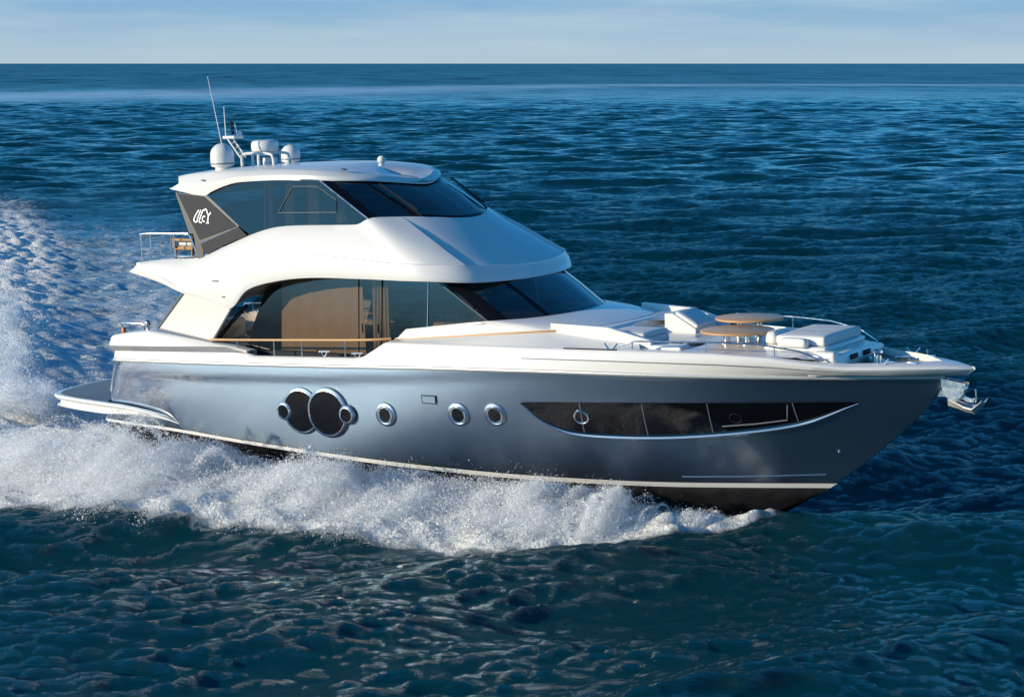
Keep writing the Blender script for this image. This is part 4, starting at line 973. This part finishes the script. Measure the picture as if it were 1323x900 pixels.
# beyond the finely meshed water the slopes of the chop come from noise added to the surface normal
cd = N(nt, 'ShaderNodeVectorMath', operation='DISTANCE'); L(nt, geo.outputs['Position'], cd.inputs[0]); cd.inputs[1].default_value = (8, 0, 0)
def far_fac(a, b, lo, hi):
    n = N(nt, 'ShaderNodeMapRange'); n.inputs['From Min'].default_value = a; n.inputs['From Max'].default_value = b; n.inputs['To Min'].default_value = lo; n.inputs['To Max'].default_value = hi
    L(nt, cd.outputs['Value'], n.inputs['Value']); return n.outputs[0]
def vmath(op, a, b):
    n = N(nt, 'ShaderNodeVectorMath', operation=op)
    for i, q in enumerate((a, b)):
        if isinstance(q, tuple): n.inputs[i].default_value = q
        else: L(nt, q, n.inputs[i])
    return n.outputs[0]
def slopes(n, fac):
    d = vmath('MULTIPLY', vmath('SUBTRACT', n.outputs['Color'], (.5, .5, .5)), (1, 1, 0))
    s = N(nt, 'ShaderNodeVectorMath', operation='SCALE'); L(nt, d, s.inputs[0]); L(nt, fac, s.inputs['Scale']); return s.outputs[0]
L(nt, far_fac(45, 130, 1.0, .30), b1_.inputs['Strength']); L(nt, far_fac(40, 90, 1.0, 0), bc_.inputs['Strength'])
s1 = slopes(noise(1.1, 3, .6, 0, (.5, 1.5, 1)), far_fac(50, 260, .10, .9))
s2 = slopes(noise(.22, 3, .6, 0, (.4, 1.5, 1)), far_fac(90, 500, .10, 1.0))
s3 = slopes(noise(.03, 4, .6, 0, (1.2, .3, 1)), far_fac(150, 1200, .0, 1.2))
nrm = N(nt, 'ShaderNodeVectorMath', operation='NORMALIZE'); L(nt, vmath('ADD', bc_.outputs[0], vmath('ADD', s1, vmath('ADD', s2, s3))), nrm.inputs[0])
# water: light coming back up from the depth (no shading by the wavelets) under a mirror-like skin
up_ = N(nt, 'ShaderNodeCombineXYZ'); up_.inputs[2].default_value = 1
deep = N(nt, 'ShaderNodeBsdfDiffuse'); L(nt, up_.outputs[0], deep.inputs['Normal'])
skin = N(nt, 'ShaderNodeBsdfGlossy'); L(nt, nrm.outputs[0], skin.inputs['Normal']); skin.inputs['Roughness'].default_value = .055
fre = N(nt, 'ShaderNodeFresnel'); fre.inputs['IOR'].default_value = 1.34; L(nt, nrm.outputs[0], fre.inputs['Normal'])
near_ = N(nt, 'ShaderNodeMixShader'); L(nt, fre.outputs[0], near_.inputs[0]); L(nt, deep.outputs[0], near_.inputs[1]); L(nt, skin.outputs[0], near_.inputs[2])
farsk = N(nt, 'ShaderNodeBsdfPrincipled'); farsk.inputs['Base Color'].default_value = (0, 0, 0, 1); farsk.inputs['IOR'].default_value = 1.34
L(nt, nrm.outputs[0], farsk.inputs['Normal']); L(nt, far_fac(70, 900, .06, .34), farsk.inputs['Roughness'])
churn_p = noise(.22, 6, .65, .6, (.35, 1.6, 1)); cpr = N(nt, 'ShaderNodeMapRange'); cpr.inputs['From Min'].default_value = .36; cpr.inputs['From Max'].default_value = .64; cpr.inputs['To Min'].default_value = .25; L(nt, churn_p.outputs['Fac'], cpr.inputs['Value'])
churn = math_('MULTIPLY', attr('churn'), cpr.outputs[0], True)
add_ = N(nt, 'ShaderNodeAddShader'); L(nt, deep.outputs[0], add_.inputs[0]); L(nt, farsk.outputs[0], add_.inputs[1])
nf_ = N(nt, 'ShaderNodeMixShader'); L(nt, far_fac(45, 160, 0, 1), nf_.inputs[0]); L(nt, near_.outputs[0], nf_.inputs[1]); L(nt, add_.outputs[0], nf_.inputs[2])
wb_ = N(nt, 'ShaderNodeMixShader'); L(nt, math_('MULTIPLY', churn, .9), wb_.inputs[0]); L(nt, nf_.outputs[0], wb_.inputs[1]); L(nt, deep.outputs[0], wb_.inputs[2])
ch_ = N(nt, 'ShaderNodeMixRGB'); ch_.inputs['Color1'].default_value = (.001, .047, .060, 1); ch_.inputs['Color2'].default_value = (.10, .44, .70, 1); L(nt, churn, ch_.inputs['Fac'])
sk_ = N(nt, 'ShaderNodeMixRGB'); sk_.inputs['Color2'].default_value = (.12, .27, .38, 1)
pt_ = noise(.012, 5, .6, 0, (1.0, .25, 1)); ptr = N(nt, 'ShaderNodeMapRange'); ptr.inputs['From Min'].default_value = .3; ptr.inputs['From Max'].default_value = .7; ptr.inputs['To Min'].default_value = .65; ptr.inputs['To Max'].default_value = 1.35; L(nt, pt_.outputs['Fac'], ptr.inputs['Value'])
pm_ = N(nt, 'ShaderNodeVectorMath', operation='SCALE'); L(nt, ch_.outputs[0], pm_.inputs[0]); L(nt, ptr.outputs[0], pm_.inputs['Scale'])
L(nt, pm_.outputs[0], sk_.inputs['Color1'])
nsl = noise(.03, 6, .65, 0, (1, .4, 1)); 
L(nt, math_('MULTIPLY', attr('slick'), math_('MULTIPLY', nsl.outputs['Fac'], 1.1), True), sk_.inputs['Fac'])
L(nt, sk_.outputs[0], deep.inputs['Color'])
fo = N(nt, 'ShaderNodeBsdfPrincipled'); fo.inputs['Base Color'].default_value = (.90, .90, .88, 1); fo.inputs['Roughness'].default_value = .7
nf = noise(1.6, 10, .68, .8); nf2 = noise(6.5, 6, .65, .4)
bf = N(nt, 'ShaderNodeBump'); bf.inputs['Strength'].default_value = 1; bf.inputs['Distance'].default_value = .22; L(nt, nf2.outputs['Fac'], bf.inputs['Height']); L(nt, bf.outputs[0], fo.inputs['Normal'])
# foam shows where its density beats a broken-up noise
fsum = math_('ADD', attr('foam'), math_('MULTIPLY', math_('ADD', math_('MULTIPLY', nf.outputs['Fac'], .7), math_('MULTIPLY', nf2.outputs['Fac'], .3)), 1.35))
fr_ = N(nt, 'ShaderNodeMapRange'); fr_.inputs['From Min'].default_value = 1.02; fr_.inputs['From Max'].default_value = 1.40; L(nt, fsum, fr_.inputs['Value'])
fac = math_('MULTIPLY', fr_.outputs[0], math_('GREATER_THAN', attr('foam'), .02), True)
fac = math_('ADD', fac, math_('MULTIPLY', attr('slick'), math_('MULTIPLY', nsl.outputs['Fac'], .42)), True)
mx = N(nt, 'ShaderNodeMixShader'); L(nt, fac, mx.inputs[0]); L(nt, wb_.outputs[0], mx.inputs[1]); L(nt, fo.outputs[0], mx.inputs[2])
out = N(nt, 'ShaderNodeOutputMaterial'); L(nt, mx.outputs[0], out.inputs[0])
me.materials.append(m)

# ================================================================== SPRAY
def spray_mat():
    m = D.materials.new('spray_drops'); m.use_nodes = True; nt = m.node_tree; nt.nodes.clear()
    d = N(nt, 'ShaderNodeBsdfDiffuse'); d.inputs['Color'].default_value = (.97, .97, .97, 1)
    t = N(nt, 'ShaderNodeBsdfTranslucent'); t.inputs['Color'].default_value = (.97, .97, .97, 1)
    x = N(nt, 'ShaderNodeMixShader'); x.inputs[0].default_value = .5; L(nt, d.outputs[0], x.inputs[1]); L(nt, t.outputs[0], x.inputs[2])
    o = N(nt, 'ShaderNodeOutputMaterial'); L(nt, x.outputs[0], o.inputs[0]); return m
SM = spray_mat()
TRI = np.array([(1, 0, 0), (-.5, .866, .15), (-.5, -.866, -.15)], float)
def droplets(name, P, rad, label):
    """torn flakes and beads of water, one tiny facet each"""
    n = len(P)
    qn = rng.normal(size=(n, 4)); qn /= np.linalg.norm(qn, axis=1)[:, None]; w, x, y, zq = qn.T
    Rm = np.stack([1 - 2 * (y * y + zq * zq), 2 * (x * y - w * zq), 2 * (x * zq + w * y), 2 * (x * y + w * zq), 1 - 2 * (x * x + zq * zq), 2 * (y * zq - w * x), 2 * (x * zq - w * y), 2 * (y * zq + w * x), 1 - 2 * (x * x + y * y)], 1).reshape(n, 3, 3)
    Vt = np.einsum('nij,kj->nki', Rm, TRI) * rad[:, None, None] + P[:, None, :]
    F = np.arange(n * 3).reshape(-1, 3)
    me = fast_mesh(name, Vt.reshape(-1, 3), F, 3); me.materials.append(SM)
    o = D.objects.new(name, me); COL.objects.link(o); return tag(o, label, 'spray', None, 'stuff')
def jets(n, make, per):
    """n bursts; make(k) gives arrays of the paths; particles thicken along each"""
    P = []; Rd = []
    for k in range(n):
        p0, dx_, dy_, up, fall, spread, cnt = make(k)
        c = int(cnt * per); s = rng.beta(1.3, 1.25, c)
        zz = p0[2] + 4 * up * s * (1 - s) + (fall - p0[2]) * s
        sp = spread * (.12 + s * .9)
        g = rng.normal(size=(c, 3)) * sp[:, None]; tail = rng.random(c) < .14; g[tail] *= 2.1
        p = np.stack([p0[0] + dx_ * s, p0[1] + dy_ * s, zz], 1) + g
        P.append(p); Rd.append(np.exp(rng.normal(math.log(.0085), .50, c)))
    P = np.concatenate(P); Rd = np.clip(np.concatenate(Rd), .004, .04)
    return P, Rd
# the sheet comes off the hull in bursts, each a fan of jets thrown up and outwards
NB = 64
BD = np.sort(rng.random(NB) ** 1.0 * 22); BH = np.exp(rng.normal(-.05, .28, NB)); BA = rng.normal(0, .5, NB); BQ = rng.uniform(0, .55, NB); BW = np.exp(rng.normal(0, .5, NB))
def stb(k):
    i = int(rng.choice(NB, p=BW / BW.sum())) if rng.random() < .82 else -1
    d = np.clip(BD[i] + rng.normal() * (.12 + .03 * BD[i]), 0, 22) if i >= 0 else rng.random() * 22
    Xe = 17.6 - d
    yo = float(np.interp(-Xe, -ox[:, 0], ox[:, 1])); yi_ = -(float(hull_y(np.clip(Xe, 0, 17.3), .5)) if Xe > 0 else 2.5) - .05
    h = float(np.interp(d, [0, .8, 2.5, 5, 9, 14, 18, 22], [.10, .34, .60, .76, .84, .86, .72, .6])) * rng.uniform(.7, 1.1) * (BH[i] if i >= 0 else .6)
    qa = np.clip((BQ[i] if i >= 0 else rng.uniform(0, .6)) + rng.normal() * .08, 0, .75); qb = min(1.06, qa + rng.uniform(.25, .55))
    y0_ = yi_ + (yo - yi_) * qa; y1_ = yi_ + (yo - yi_) * qb
    big = math.exp(rng.normal(0, .6)); hh = h * (1.0 if qa > .15 else .8) * (1 - .25 * max(0, qb - .75) / .3)
    return (Xe, y0_, .12), (-.6 + (BA[i] if i >= 0 else 0)) * min(1, d / 3 + .1), (y1_ - y0_), hh, .0, (.03 + .08 * min(1, d / 4)) * rng.uniform(.5, 1.6), big * (.35 + min(1.0, d / 3) * .75)
P, Rd = jets(1500, stb, 1000)
kz = P[:, 2] > -.05; hyp = hull_y(np.clip(P[:, 0], 0, 18.5), np.clip(P[:, 2], .2, 2.5)); kz &= ~((np.abs(P[:, 1]) < hyp - .05) & (P[:, 0] > -.3) & (P[:, 0] < 18.5) )
droplets('bow_spray', P[kz], Rd[kz], 'white sheet of spray thrown out along the near side of the hull')
PLs = spline(np.array(PL, float), 200); LFs = spline(np.array(LF, float), 200)
def prt(k):
    s = rng.random(); c = PLs[int(s * 40)] if rng.random() < .16 else LFs[int((.03 + s ** 2.3 * .52) * 199)]
    r_ = np.hypot(c[0], c[1])
    h = np.interp(r_, [4, 8, 12, 18, 26, 40, 90, 110], [.4, .8, 1.4, 1.3, .4, .2, .3, 1.6]) * rng.uniform(.4, 1.1); a = rng.uniform(0, 6.28)
    sc = .6 + min(r_, 30) / 60
    return (c[0] + rng.normal() * .6 * sc, c[1] + rng.normal() * .6 * sc, .1), math.cos(a) * 1.0 * sc, math.sin(a) * 1.0 * sc, h, .05, .26 * sc * rng.uniform(.7, 1.5), math.exp(rng.normal(0, .7))
P, Rd = jets(480, prt, 800)
kz = (P[:, 2] > -.05) & ~((np.abs(P[:, 1]) < 3.0) & (P[:, 0] > -2.3)); 
droplets('stern_spray', P[kz], Rd[kz] * np.clip(np.hypot(P[kz, 0] - CAM[0], P[kz, 1] - CAM[1]) / 50, .8, 3), 'white plume of spray boiling up from the wake astern')
